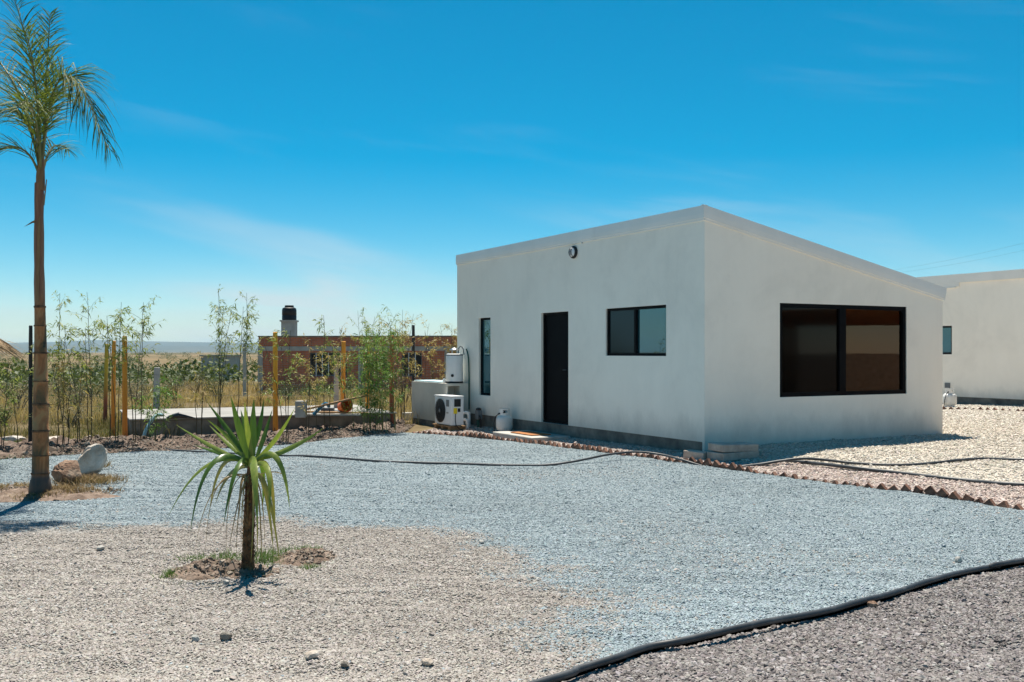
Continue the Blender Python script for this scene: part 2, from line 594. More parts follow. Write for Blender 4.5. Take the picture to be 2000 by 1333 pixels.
# ------------------------------------------------------------------ ground shapes
PIPE_PX = [(1060, 1334), (1130, 1309), (1200, 1288), (1265, 1266), (1330, 1254), (1410, 1236), (1500, 1216), (1560, 1206), (1620, 1194),
           (1680, 1177), (1740, 1162), (1800, 1142), (1850, 1127), (1900, 1116), (1950, 1107), (2000, 1096)]
pipe_w = [G(*p) for p in PIPE_PX]
EDGE_PX = [(808, 846), (900, 852), (1000, 862), (1100, 874), (1200, 887), (1290, 898), (1345, 905), (1420, 916), (1500, 927), (1600, 940),
           (1680, 950), (1750, 958), (1820, 967), (1880, 977), (1940, 988), (2000, 997)]
edge_w = [G(*p) for p in EDGE_PX]
BED_PX = [(0, 897), (60, 893), (120, 889), (200, 886), (300, 881), (400, 878), (500, 873), (580, 867), (650, 857), (720, 850), (790, 845)]
bed_w = [G(*p) for p in BED_PX]
X_END = Vector((6.2, 8.1, 0))
L0 = Vector((-17, -8.2, 0))


def resample(pts, n):
    pts = np.array([(p[0], p[1]) for p in pts], float)
    d = np.r_[0, np.cumsum(np.hypot(*np.diff(pts, axis=0).T))]
    s = np.linspace(0, d[-1], n)
    return np.c_[np.interp(s, d, pts[:, 0]), np.interp(s, d, pts[:, 1])]


def ruled(name, a, b, nu, nv, mat, dz=0.0, lump=0.0, ls=2.0, zone=None):
    A, B = resample(a, nu), resample(b, nu)
    w = np.linspace(0, 1, nv)[:, None, None]
    g = A[None] * (1 - w) + B[None] * w
    x, y = g[..., 0].ravel(), g[..., 1].ravel()
    z = terrain(x, y) + dz
    if lump:
        prof = np.repeat(np.sin(np.pi * np.linspace(0.02, 0.98, nv)) ** 0.7, nu)
        z = z + lump * prof * (0.55 + fbm(x * ls, y * ls, 5) + 0.35 * fbm(x * ls * 4, y * ls * 4, 3))
    i, j = np.meshgrid(np.arange(nu - 1), np.arange(nv - 1))
    k = (j * nu + i).ravel()
    faces = np.c_[k, k + 1, k + nu + 1, k + nu]
    p0, p1, p2 = (np.c_[x, y][faces[:, q]] for q in (0, 1, 2))
    area = (p1[:, 0] - p0[:, 0]) * (p2[:, 1] - p0[:, 1]) - (p1[:, 1] - p0[:, 1]) * (p2[:, 0] - p0[:, 0])
    if np.sum(area) < 0:
        faces = faces[:, ::-1]
    o = mesh_np(name, np.c_[x, y, z], faces, mat, smooth=True)
    o['kind'] = 'structure'
    if zone is not None:
        at = o.data.attributes.new('zone', 'FLOAT', 'POINT')
        at.data.foreach_set('value', zone(x, y).astype(np.float32))
    return o


BEIGE_PX = [(-900, 1075), (0, 1043), (150, 1034), (330, 1030), (500, 1029), (700, 1029), (850, 1036), (930, 1050), (1000, 1082), (1080, 1108), (1140, 1150),
            (1190, 1196), (1230, 1250), (1240, 1300), (1190, 1334), (1150, 1420)]
beige_poly = np.array([(G(*p).x, G(*p).y) for p in BEIGE_PX] + [(-2, 0.5), (-17, -8)])


def poly_dist(px, py, poly):
    """signed distance, positive inside"""
    px, py = np.asarray(px, float), np.asarray(py, float)
    inside = np.zeros(px.shape, bool)
    dist = np.full(px.shape, 1e9)
    n = len(poly)
    for i in range(n):
        (x0, y0), (x1, y1) = poly[i], poly[(i + 1) % n]
        dx, dy = x1 - x0, y1 - y0
        t = np.clip(((px - x0) * dx + (py - y0) * dy) / (dx * dx + dy * dy + 1e-12), 0, 1)
        dist = np.minimum(dist, np.hypot(px - x0 - t * dx, py - y0 - t * dy))
        if y0 != y1:
            c = ((y0 > py) != (y1 > py)) & (px < (x1 - x0) * (py - y0) / (y1 - y0) + x0)
            inside ^= c
    return np.where(inside, dist, -dist)


def zone(x, y):                              # 0 blue-grey stone, 1 beige stone
    d = poly_dist(x, y, beige_poly)
    d = d + 0.9 * fbm(x * 0.9, y * 1.3, 4) + 0.45 * fbm(x * 5, y * 6, 3)
    z = ss(-0.42, 0.45, d)
    return np.clip(z + 0.22 * np.clip(fbm(x * 0.8 + 40, y * 0.8, 4) - 0.08, 0, 1), 0, 1)


def build_ground():
    # one sheet to the horizon
    def axis(n0, near, far, g):
        a = [0.0]
        step = near
        while a[-1] < far:
            a.append(a[-1] + step)
            if a[-1] > n0:
                step *= g
        return np.array(a)
    xp = axis(24, 0.8, 17000, 1.16)
    xs = np.r_[-xp[::-1][:-1], xp]
    yp = axis(60, 0.8, 17000, 1.13)
    ys = np.r_[-axis(14, 1.2, 60, 1.3)[::-1][:-1], yp]
    X, Y = np.meshgrid(xs, ys)
    x, y = X.ravel(), Y.ravel()
    z = terrain(x, y) - 0.015 - 0.10 * (1 - ss(18.0, 20.5, y))
    nu = len(xs)
    i, j = np.meshgrid(np.arange(nu - 1), np.arange(len(ys) - 1))
    k = (j * nu + i).ravel()
    m, nt, b = new_mat('dry_field')
    v = mapped(nt)
    n1 = noise_node(nt, mapped(nt, (0.35, 1, 1)), 0.06, 6, 0.62)
    n2 = noise_node(nt, v, 1.4, 6, 0.7)
    n3 = noise_node(nt, mapped(nt, (0.25, 1, 1)), 0.0035, 4, 0.6)
    near = ramp_node(nt, n2, [(0.25, (0.085, 0.062, 0.04)), (0.5, (0.20, 0.145, 0.09)), (0.75, (0.30, 0.225, 0.14))])
    c = mix_col(nt, ramp_node(nt, n1, [(0.42, (0, 0, 0)), (0.58, (0.8, 0.8, 0.8))]), near, (0.115, 0.11, 0.055))
    c = mix_col(nt, 0.75, c, ramp_node(nt, n3, [(0.38, (0.55, 0.56, 0.5)), (0.55, (1.1, 1.0, 0.9)), (0.7, (1.25, 1.05, 0.9))]), 'MULTIPLY')
    nt.links.new(c, b.inputs['Base Color'])
    b.inputs['Roughness'].default_value = 1.0
    b.inputs['Specular IOR Level'].default_value = 0.1
    bump_node(nt, n2, 0.6, 0.08, b)
    o = mesh_np('ground', np.c_[x, y, z], np.c_[k, k + 1, k + nu + 1, k + nu], m, smooth=True)
    o['kind'] = 'structure'
    # yard of loose stone
    bot = [L0] + pipe_w + [X_END]
    top = [Vector((-17, 17.3, 0))] + bed_w + edge_w + [X_END]
    ruled('gravel_yard', bot, top, 260, 150, m_yard, 0.0, zone=zone)
    path_far = [Vector((-9, -16, 0)), Vector((5, -8, 0)), Vector((13, -1, 0)), Vector((18, 9, 0))]
    ruled('gravel_path', path_far, [L0] + pipe_w + [X_END, Vector((13, 13.2, 0))], 200, 90, m_path, -0.028)
    hose_line = [HW(0.15, 8.9), HW(0.15, 4), HW(0.15, 0.2), tuple(G(1440, 905).xy), tuple(G(1560, 906).xy), tuple(G(1700, 919).xy), tuple(G(1850, 936).xy), tuple(G(2000, 950).xy), (8.3, 10.0)]
    ruled('gravel_strip', edge_w + [X_END], hose_line, 200, 24, m_strip, 0.006)
    up = [HW(2.0, 9.0), HW(6.0, 12.0), (14.0, 32.0), (22, 30.0), (24, 24), (24, 14.0), (20, 10)]
    ruled('gravel_forecourt', hose_line[2:], up, 120, 90, m_cream, 0.0)
    # soil bed planted with bamboo
    back = [G(p[0], p[1] - 26) for p in BED_PX]
    front = [Vector((p.x + 0.02, p.y - 0.10, 0)) for p in bed_w]
    ruled('planting_bed', [Vector((-17, 17.1, 0))] + front, [Vector((-17, 20.3, 0))] + back, 300, 40, m_soil, -0.015, 0.17, 4.5)


build_ground()


# ------------------------------------------------------------------ loose stones
def pebble_object(name, pts, size, tint, label, cat):
    me = bpy.data.meshes.new(name)
    me.vertices.add(len(pts))
    me.vertices.foreach_set('co', np.asarray(pts, np.float32).ravel())
    a = me.attributes.new('size', 'FLOAT_VECTOR', 'POINT')
    a.data.foreach_set('vector', np.asarray(size, np.float32).ravel())
    a = me.attributes.new('tint', 'FLOAT_COLOR', 'POINT')
    a.data.foreach_set('color', np.c_[tint, np.ones(len(tint))].astype(np.float32).ravel())
    me.update()
    o = bpy.data.objects.new(name, me)
    COL.objects.link(o)
    tag(o, label, cat, kind='stuff')
    ng = bpy.data.node_groups.new(name + '_nodes', 'GeometryNodeTree')
    ng.interface.new_socket('Geometry', in_out='INPUT', socket_type='NodeSocketGeometry')
    ng.interface.new_socket('Geometry', in_out='OUTPUT', socket_type='NodeSocketGeometry')
    N, L = ng.nodes, ng.links
    gi, go = N.new('NodeGroupInput'), N.new('NodeGroupOutput')
    ico = N.new('GeometryNodeMeshIcoSphere')
    ico.inputs['Radius'].default_value = 1.0
    ico.inputs['Subdivisions'].default_value = 1
    sp = N.new('GeometryNodeSetPosition')
    rv = N.new('FunctionNodeRandomValue')
    rv.data_type = 'FLOAT_VECTOR'
    rv.inputs['Min'].default_value = (-0.32, -0.32, -0.32)
    rv.inputs['Max'].default_value = (0.32, 0.32, 0.32)
    L.new(ico.outputs['Mesh'], sp.inputs['Geometry'])
    L.new(rv.outputs['Value'], sp.inputs['Offset'])
    sm = N.new('GeometryNodeSetMaterial')
    sm.inputs['Material'].default_value = m_pebble
    L.new(sp.outputs[0], sm.inputs['Geometry'])
    iop = N.new('GeometryNodeInstanceOnPoints')
    L.new(gi.outputs[0], iop.inputs['Points'])
    L.new(sm.outputs[0], iop.inputs['Instance'])
    rr = N.new('FunctionNodeRandomValue')
    rr.data_type = 'FLOAT_VECTOR'
    rr.inputs['Min'].default_value = (-0.5, -0.5, 0)
    rr.inputs['Max'].default_value = (0.5, 0.5, 6.283)
    L.new(rr.outputs['Value'], iop.inputs['Rotation'])
    na = N.new('GeometryNodeInputNamedAttribute')
    na.data_type = 'FLOAT_VECTOR'
    na.inputs['Name'].default_value = 'size'
    L.new(na.outputs['Attribute'], iop.inputs['Scale'])
    L.new(iop.outputs[0], go.inputs[0])
    md = o.modifiers.new('stones', 'NODES')
    md.node_group = ng
    return o


def pick(pal, n, lo=0.0):
    pal = np.array(pal)
    t = np.clip(rng.beta(2.0, 1.8, n) * (1 - lo) + lo, 0, 0.999) * (len(pal) - 1)
    i = t.astype(int)
    f = (t - i)[:, None]
    return (pal[i] * (1 - f) + pal[i + 1] * f) * rng.normal(1.0, 0.022, (n, 3))


def scatter_wedge(n, y0, y1, margin=1.55):
    """points in the visible wedge of ground, denser close to the viewer's side of the yard"""
    u = rng.random(n)
    y = y0 * (y1 / y0) ** u if y0 > 0 else y0 + u * (y1 - y0)
    x = (rng.random(n) * 2 - 1) * y * 0.515 * margin
    return x, y


def build_pebbles():
    poly = lambda pts: np.array([(p[0], p[1]) for p in pts])
    yard_p = poly([L0] + pipe_w + [X_END] + edge_w[::-1] + bed_w[::-1] + [Vector((-17, 17.3, 0))])
    hl = [HW(-0.02, 8.9), HW(-0.02, 0.0), tuple(G(1440, 905).xy), tuple(G(1560, 906).xy), tuple(G(1700, 919).xy), tuple(G(1850, 936).xy), tuple(G(2000, 950).xy), (8.3, 10.0)]
    strip_p = poly(edge_w + [X_END] + [Vector((*p, 0)) for p in hl[::-1]])
    path_p = poly([Vector((-9, -16, 0)), Vector((5, -8, 0)), Vector((13, -1, 0)), Vector((18, 9, 0)), Vector((13, 13.2, 0)), X_END] + pipe_w[::-1] + [L0])
    x, y = scatter_wedge(860000, 4.0, 21.5)
    # yard
    d = poly_dist(x, y, yard_p)
    k = d > 0.03
    xx, yy = x[k], y[k]
    zn = zone(xx, yy)
    bei = rng.random(len(xx)) < np.clip(zn * 0.98 + 0.012, 0, 1)
    s = rng.lognormal(math.log(0.0058), 0.30, len(xx)) * np.where(bei, 1.0, 0.95)
    s = s * (1 + 0.012 * np.clip(yy - 6, 0, 10))
    big = rng.random(len(xx)) < 0.0012
    s[big] *= 2.0
    tint = np.where(bei[:, None], pick(BEIGE, len(xx)), pick(BLUE, len(xx)))
    tint = tint * (1 + 0.16 * fbm(xx * 0.7, yy * 0.7, 4))[:, None]
    size = s[:, None] * rng.uniform(0.75, 1.3, (len(xx), 3)) * np.array([1, 1, 0.5])
    z = terrain(xx, yy) + s * 0.28
    for sel, nm, lab in ((~bei, 'blue_gravel', 'loose blue grey gravel spread over the yard'), (bei, 'beige_gravel', 'loose beige gravel around the small yucca')):
        pebble_object(nm, np.c_[xx, yy, z][sel], size[sel], tint[sel], lab, 'gravel')
    # path
    k = poly_dist(x, y, path_p) > 0.02
    xx, yy = x[k], y[k]
    s = rng.lognormal(math.log(0.0080), 0.3, len(xx))
    bare = fbm(xx * 1.3 + 3, yy * 1.3, 4) > 0.26
    keep = ~(bare & (rng.random(len(xx)) < 0.75))
    xx, yy, s = xx[keep], yy[keep], s[keep]
    size = s[:, None] * rng.uniform(0.75, 1.3, (len(xx), 3)) * np.array([1, 1, 0.75])
    pebble_object('red_gravel', np.c_[xx, yy, terrain(xx, yy) - 0.028 + s * 0.28], size, pick(RED, len(xx)) * rng.uniform(0.85, 1.2, (len(xx), 1)), 'reddish brown gravel beyond the thick black hose', 'gravel')
    # strip between brick edging and house
    k = poly_dist(x, y, strip_p) > 0.02
    xx, yy = x[k], y[k]
    s = rng.lognormal(math.log(0.0085), 0.3, len(xx)) * 1.35
    size = s[:, None] * rng.uniform(0.75, 1.3, (len(xx), 3)) * np.array([1, 1, 0.75])
    pebble_object('pink_gravel', np.c_[xx, yy, terrain(xx, yy) + 0.006 + s * 0.25], size, pick(PINK, len(xx)), 'pinkish gravel strip between brick edging and house', 'gravel')
    # forecourt to the right of the house
    n = 190000
    yy = rng.uniform(9.0, 27, n)
    xx = rng.uniform(2.5, 19.0, n)
    fore_p = poly([Vector((*p, 0)) for p in [HW(0.1, -0.02)] + hl[2:]] + [Vector((20, 10, 0)), Vector((20, 26, 0)), Vector((12.2, 27.5, 0)), Vector((*HW(5.3, 9), 0)), Vector((*HW(5.2, -0.02), 0))])
    k = (poly_dist(xx, yy, fore_p) > 0.02) & (np.abs(xx) < yy * 0.80)
    xx, yy = xx[k], yy[k]
    s = rng.lognormal(math.log(0.0105), 0.32, len(xx)) * (0.8 + 0.02 * yy)
    size = s[:, None] * rng.uniform(0.75, 1.3, (len(xx), 3)) * np.array([1, 1, 0.75])
    pebble_object('cream_gravel', np.c_[xx, yy, terrain(xx, yy) + s * 0.25], size, pick(CREAM, len(xx)), 'pale cream gravel beside the large window', 'gravel')


build_pebbles()
# --- PART 2 ---


# ------------------------------------------------------------------ white house
def pane_mat(name, tint, body, ior=1.9, clear=0.0, rough=0.02):
    """window glass: mirror-like by fresnel over a body that is dark film or see-through"""
    m, nt, b = new_mat(name)
    N, L = nt.nodes, nt.links
    N.remove(b)
    fr = N.new('ShaderNodeFresnel')
    fr.inputs['IOR'].default_value = ior
    wav = noise_node(nt, mapped(nt), 1.3, 2, 0.4)
    bp = N.new('ShaderNodeBump')
    bp.inputs['Strength'].default_value = 0.05
    bp.inputs['Distance'].default_value = 0.01
    L.new(wav, bp.inputs['Height'])
    gl = N.new('ShaderNodeBsdfGlossy')
    gl.inputs['Color'].default_value = (*tint, 1)
    gl.inputs['Roughness'].default_value = rough
    L.new(bp.outputs[0], gl.inputs['Normal'])
    df = N.new('ShaderNodeBsdfDiffuse')
    df.inputs['Color'].default_value = (*body, 1)
    base = df.outputs[0]
    if clear > 0:
        tr = N.new('ShaderNodeBsdfTransparent')
        tr.inputs['Color'].default_value = (clear, clear, clear * 0.98, 1)
        mx0 = N.new('ShaderNodeMixShader')
        mx0.inputs[0].default_value = 0.92
        L.new(df.outputs[0], mx0.inputs[1])
        L.new(tr.outputs[0], mx0.inputs[2])
        base = mx0.outputs[0]
    mx = N.new('ShaderNodeMixShader')
    L.new(fr.outputs[0], mx.inputs[0])
    L.new(base, mx.inputs[1])
    L.new(gl.outputs[0], mx.inputs[2])
    L.new(mx.outputs[0], N['Material Output'].inputs['Surface'])
    return m


m_film = pane_mat('teal_film_glass', (0.55, 0.86, 0.95), (0.012, 0.055, 0.066), 2.3)
m_filmdark = pane_mat('screened_glass', (0.22, 0.30, 0.34), (0.016, 0.026, 0.030), 1.9, 0.0, 0.12)
m_clear = pane_mat('clear_dark_glass', (0.92, 0.66, 0.50), (0.02, 0.016, 0.013), 1.75, 0.62)
m_screen = pane_mat('insect_screen_glass', (0.35, 0.34, 0.34), (0.022, 0.020, 0.019), 1.6, 0.12, 0.06)
m_curtain = M('brown_curtain', [(0.3, (0.34, 0.20, 0.13)), (0.7, (0.48, 0.30, 0.20))], 4, 0.95, 0.1, 60, stretch=(3, 3, 0.3))

TOP = lambda x: 3.50 - 0.2030 * x


def panel(mb, axis, c, s0, s1, z0, ztop, holes, depth):
    """a wall face in the house frame with openings and their reveals. axis 'x': plane x=c running along y; 'y': plane y=c along x"""
    ss_ = sorted({s0, s1, *[h[0] for h in holes], *[h[1] for h in holes]})
    zz = sorted({z0, *[h[2] for h in holes], *[h[3] for h in holes]})
    pt = (lambda s, z, d=0: (c + d, s, z)) if axis == 'x' else (lambda s, z, d=0: (s, c + d, z))
    for i in range(len(ss_) - 1):
        a, b = ss_[i], ss_[i + 1]
        for j in range(len(zz)):
            lo = zz[j]
            if j + 1 < len(zz):
                ha, hb = zz[j + 1], zz[j + 1]
            else:
                ha, hb = ztop(a), ztop(b)
            if any(h[0] <= a and b <= h[1] and h[2] <= lo and max(ha, hb) <= h[3] + 1e-6 for h in holes):
                continue
            q = [pt(a, lo), pt(b, lo), pt(b, hb), pt(a, ha)]
            mb.add(q, [(0, 1, 2, 3) if axis == 'y' else (3, 2, 1, 0)])
    for (a, b, lo, hi) in holes:
        d = depth
        for q in ([pt(a, lo), pt(a, hi), pt(a, hi, d), pt(a, lo, d)], [pt(b, lo), pt(b, lo, d), pt(b, hi, d), pt(b, hi)],
                  [pt(a, hi), pt(b, hi), pt(b, hi, d), pt(a, hi, d)], [pt(a, lo), pt(a, lo, d), pt(b, lo, d), pt(b, lo)]):
            mb.add(q, [(0, 1, 2, 3)])


def frame_bars(axis, c, a, b, lo, hi, w, d, mull=()):
    """window frame: four bars plus mullions (position, width)"""
    mb = MB()

    def bar(s0, s1, z0, z1, dd=0.0):
        if axis == 'x':
            mb.bx(c - d / 2 + dd, c + d / 2 + dd, s0, s1, z0, z1)
        else:
            mb.bx(s0, s1, c - d / 2 + dd, c + d / 2 + dd, z0, z1)
    bar(a, b, lo, lo + w)
    bar(a, b, hi - w, hi)
    bar(a, a + w, lo + w, hi - w)
    bar(b - w, b, lo + w, hi - w)
    for p, mw in mull:
        bar(p - mw / 2, p + mw / 2, lo + w, hi - w, -0.004)
    return mb


def glass(axis, c, a, b, lo, hi, th=0.006):
    mb = MB()
    if axis == 'x':
        mb.bx(c, c + th, a, b, lo, hi)
    else:
        mb.bx(a, b, c, c + th, lo, hi)
    return mb


def build_house():
    H = thing('white_house', 'white stuccoed house with sloping roof, black door and large dark window', 'house', (C0[0], C0[1], 0), HROT)
    W, LN = 5.195, 8.62
    w = MB()
    door = (3.851, 4.841, 0.215, 2.292)
    nar = (6.972, 7.528, 0.63, 2.275)
    win = (0.931, 2.627, 1.487, 2.290)
    big = (1.475, 4.300, 0.850, 2.310)
    panel(w, 'x', 0.0, 0.0, LN, 0.215, lambda s: 3.50, [door, nar, win], 0.10)
    panel(w, 'y', 0.0, 0.0, W, -0.35, TOP, [big], 0.09)
    w.add([(0, 0, -0.35), (0, 0.05, -0.35), (0, 0.05, 0.215), (0, 0, 0.215)], [(0, 3, 2, 1)])
    # far walls, ceiling and floor close the room
    w.add([(W, 0, -0.35), (W, LN, -0.35), (W, LN, TOP(W)), (W, 0, TOP(W))], [(0, 1, 2, 3)])
    w.add([(0, LN, -0.35), (W, LN, -0.35), (W, LN, TOP(W)), (0, LN, 3.50)], [(3, 2, 1, 0)])
    o = w.build('wall', m_stucco, H)
    p = MB()
    p.bx(0.012, 0.2, 0.05, LN - 0.01, -0.35, 0.2145)
    p.build('plinth', m_plinth, H)
    f = MB()
    f.bx(0.2, W - 0.02, 0.02, LN - 0.03, 0.05, 0.12)
    f.build('floor', m_dark, H)
    # roof deck
    r = MB()
    zt = lambda x: 3.7065 - 0.2030 * x
    zb = lambda x: 3.495 - 0.2030 * x
    xa, xb, ya, yb = -0.012, 5.22, -0.012, LN + 0.008
    r.add([(xa, ya, zb(xa)), (xb, ya, zb(xb)), (xb, yb, zb(xb)), (xa, yb, zb(xa)), (xa, ya, zt(xa)), (xb, ya, zt(xb)), (xb, yb, zt(xb)), (xa, yb, zt(xa))],
          [(3, 2, 1, 0), (4, 5, 6, 7), (0, 1, 5, 4), (1, 2, 6, 5), (2, 3, 7, 6), (3, 0, 4, 7)])
    roof = r.build('roof', m_fascia, H)
    # folded sheet fascia in lengths, with lapped joints
    joints = [-0.026, 2.94, 5.75, LN + 0.012]
    for k in range(3):
        a, b = joints[k], joints[k + 1]
        e = 0.004 * (k % 2)
        fm = MB()
        x0 = -0.026 - e
        fm.add([(x0, a, 3.530), (x0, b + (0.03 if k < 2 else 0), 3.530), (x0 + 0.003, b + (0.03 if k < 2 else 0), 3.716), (x0 + 0.003, a, 3.716)], [(0, 1, 2, 3)][::1])
        q = b + (0.03 if k < 2 else 0)
        fm.v, fm.f, fm.mi = [], [], []
        prof = [(-0.0015, 3.4985), (x0 + 0.012, 3.4985), (x0 + 0.009, 3.501), (x0 + 0.009, 3.526), (x0, 3.532), (x0 - 0.002, 3.60), (x0 + 0.004, 3.718), (x0 + 0.06, 3.722), (x0 + 0.06, 3.708)]
        n = len(prof)
        fm.add([(x, a, z) for x, z in prof] + [(x, q, z) for x, z in prof], [(i, i + n, i + 1 + n, i + 1) for i in range(n - 1)])
        fm.build('fascia', m_fascia, roof)
    fm = MB()
    xs_ = [-0.033, 1.75, 3.55, 5.245]
    for k in range(3):
        a, b = xs_[k], xs_[k + 1] + (0.03 if k < 2 else 0)
        e = 0.003 * (k % 2)
        fm = MB()
        y0 = -0.026 - e
        prof = [(-0.0015, -0.0015), (y0 + 0.012, -0.0015), (y0 + 0.009, 0.001), (y0 + 0.009, 0.026), (y0, 0.032), (y0 - 0.002, 0.11), (y0 + 0.004, 0.218), (y0 + 0.06, 0.222), (y0 + 0.06, 0.208)]
        n = len(prof)
        zz = lambda x: 3.500 - 0.2030 * x
        # the far end is cut at a slant
        fm.add([(a, y, zz(a) + h) for y, h in prof] + [(b + ((h - 0.1) * 0.25 if k == 2 else 0), y, zz(b) + h) for y, h in prof], [(i, i + 1, i + 1 + n, i + n) for i in range(n - 1)])
        fm.build('fascia', m_fascia, roof)
    cl = MB()
    for t in (3.35,):
        cl.bx(-0.02, 0.0 - 0.002, t, t + 0.03, 3.478, 3.499)
    cl.build('bracket', m_chrome, roof)
    # door
    dr = MB()
    dr.bx(0.080, 0.120, door[0] + 0.045, door[1] - 0.045, door[2] + 0.01, door[3] - 0.045)
    d = dr.build('door', m_door, H, bevel=0.003)
    fr = frame_bars('x', 0.075, door[0], door[1], door[2] - 0.002, door[3], 0.045, 0.06)
    fr.build('frame', m_black, d)
    hd = MB()
    hd.tube([(0.055, door[0] + 0.12, 1.22), (0.030, door[0] + 0.12, 1.22), (0.030, door[0] + 0.24, 1.22)], 0.010, 8)
    hd.build('handle', m_blackp, d)
    sl = MB()
    sl.bx(-0.02, 0.11, door[0] - 0.02, door[1] + 0.02, 0.185, 0.2135)
    # narrow window
    wn = frame_bars('x', 0.070, *nar, 0.045, 0.05).build('window', m_black, H)
    glass('x', 0.072, nar[0] + 0.04, nar[1] - 0.04, nar[2] + 0.04, nar[3] - 0.04).build('pane', m_film, wn)
    # sliding window
    mid = 0.5 * (win[0] + win[1]) + 0.02
    wn = frame_bars('x', 0.060, *win, 0.045, 0.06, [(mid, 0.06)]).build('window', m_black, H)
    glass('x', 0.062, win[0] + 0.04, mid - 0.028, win[2] + 0.04, win[3] - 0.04).build('pane', m_film, wn)
    glass('x', 0.052, mid + 0.028, win[1] - 0.04, win[2] + 0.04, win[3] - 0.04).build('pane', m_filmdark, wn)
    # large sliding window with curtains
    mx = 2.835
    wn = frame_bars('y', 0.050, *big, 0.065, 0.07, [(mx - 0.038, 0.07), (mx + 0.036, 0.065)]).build('window', m_black, H)
    glass('y', 0.046, big[0] + 0.06, mx - 0.07, big[2] + 0.06, big[3] - 0.06).build('pane', m_screen, wn)
    glass('y', 0.056, mx + 0.066, big[1] - 0.06, big[2] + 0.06, big[3] - 0.06).build('pane', m_clear, wn)
    for (a, b) in ((1.5, 2.25), (2.88, 3.45), (3.86, 4.28)):
        cu = MB()
        n = 60
        pts = [(a + (b - a) * i / n, 0.19 + 0.055 * math.sin(i * .62) + 0.018 * math.sin(i * 1.43)) for i in range(n + 1)]
        cu.add([(x, y, 0.35) for x, y in pts] + [(x, y, 2.42) for x, y in pts], [(i, i + 1, i + n + 2, i + n + 1) for i in range(n)])
        cu.build('curtain', m_curtain, wn, smooth=True, sharp=180)
    # round bulkhead lamp under the eaves
    rotx = Matrix.Rotation(R(-90), 3, 'Y')
    L = thing('wall_lamp', 'round black and white bulkhead lamp under the roof edge', 'lamp', (*HW(0, 3.64), 3.345), HROT)
    b = MB()
    b.lathe([(0.105, 0.0), (0.115, 0.012), (0.112, 0.035), (0.088, 0.05)], 28, mat=rotx)
    b.build('base', m_blackp, L, smooth=True)
    b = MB()
    b.lathe([(0.086, 0.046), (0.080, 0.066), (0.055, 0.084), (0.02, 0.092)], 24, mat=rotx)
    b.build('globe', m_white, L, smooth=True)
    b = MB()
    for q in (-0.035, 0.0, 0.035):
        b.tube([(-0.05, q, -0.085), (-0.088, q, -0.05), (-0.10, q, 0), (-0.088, q, 0.05), (-0.05, q, 0.085)], 0.006, 6)
    b.build('guard', m_blackp, L)
    return H


build_house()


def build_neighbour():
    ox, oy = 13.43 + 0.4724 * 6.2, 26.10 - 0.8814 * 6.2
    H = thing('neighbouring_house', 'second white stuccoed house standing behind the gable side of the first', 'house', (ox, oy, 0), HROT)
    LN, W = 10.2, 5.2
    w = MB()
    win = (8.40, 9.65, 1.487, 2.290)
    panel(w, 'x', 0.0, 0.0, LN, 0.30, lambda s: 3.50, [win], 0.09)
    w.add([(0, 0, 0.0), (W, 0, 0.0), (W, 0, TOP(W)), (0, 0, 3.50)], [(0, 1, 2, 3)])
    w.add([(W, 0, 0.0), (W, LN, 0.0), (W, LN, TOP(W)), (W, 0, TOP(W))], [(0, 1, 2, 3)])
    w.add([(0, LN, 0.0), (W, LN, 0.0), (W, LN, TOP(W)), (0, LN, 3.50)], [(3, 2, 1, 0)])
    w.build('wall', m_stucco, H)
    MB().bx(0.012, 0.2, 0.02, LN - 0.02, -0.2, 0.2995).build('plinth', m_plinth, H)
    r = MB()
    xa, xb, ya, yb = -0.02, 5.23, -0.02, LN + 0.03
    zt, zb = (lambda x: 3.69 - 0.203 * x), (lambda x: 3.497 - 0.203 * x)
    r.add([(xa, ya, zb(xa)), (xb, ya, zb(xb)), (xb, yb, zb(xb)), (xa, yb, zb(xa)), (xa, ya, zt(xa)), (xb, ya, zt(xb)), (xb, yb, zt(xb)), (xa, yb, zt(xa))],
          [(3, 2, 1, 0), (4, 5, 6, 7), (0, 1, 5, 4), (1, 2, 6, 5), (2, 3, 7, 6), (3, 0, 4, 7)])
    roof = r.build('roof', m_fascia, H)
    for k, (a, b) in enumerate(((-0.05, 4.3), (4.3, 8.02), (8.0, LN + 0.04))):
        e = 0.012 * (k % 2)
        MB().bx(-0.035 - e, -0.0205, a, b, 3.490, 3.722 + 0.004 * k).build('fascia', m_fascia, roof)
    MB().bx(-0.03, -0.003, 8.15, LN, 3.385, 3.489).build('gutter', m_fascia, roof)
    MB().bx(-0.04, -0.003, 8.25, 9.2, 3.355, 3.384).build('drip_strip', m_fascia, roof)
    wn = frame_bars('x', 0.06, *win, 0.05, 0.06).build('window', m_black, H)
    glass('x', 0.062, win[0] + 0.045, win[1] - 0.045, win[2] + 0.045, win[3] - 0.045).build('pane', m_film, wn)
    MB().bx(-0.03, -0.003, 8.45, 8.62, 0.52, 0.68).build('socket_box', m_grey, H, bevel=0.008)
    st = MB()
    st.bx(-0.75, -0.02, 4.6, 5.7, 0.0, 0.22)
    st.build('doorstep', m_concrete, H, bevel=0.01)


build_neighbour()


# ------------------------------------------------------------------ brick edging, hoses
def catmull(pts, per=8):
    pts = [Vector(p) for p in pts]
    out = []
    for i in range(len(pts) - 1):
        p0, p1, p2, p3 = pts[max(i - 1, 0)], pts[i], pts[i + 1], pts[min(i + 2, len(pts) - 1)]
        for k in range(per):
            t = k / per
            out.append(0.5 * ((2 * p1) + (p2 - p0) * t + (2 * p0 - 5 * p1 + 4 * p2 - p3) * t * t + (3 * p1 - p0 - 3 * p2 + p3) * t ** 3))
    out.append(pts[-1])
    return out


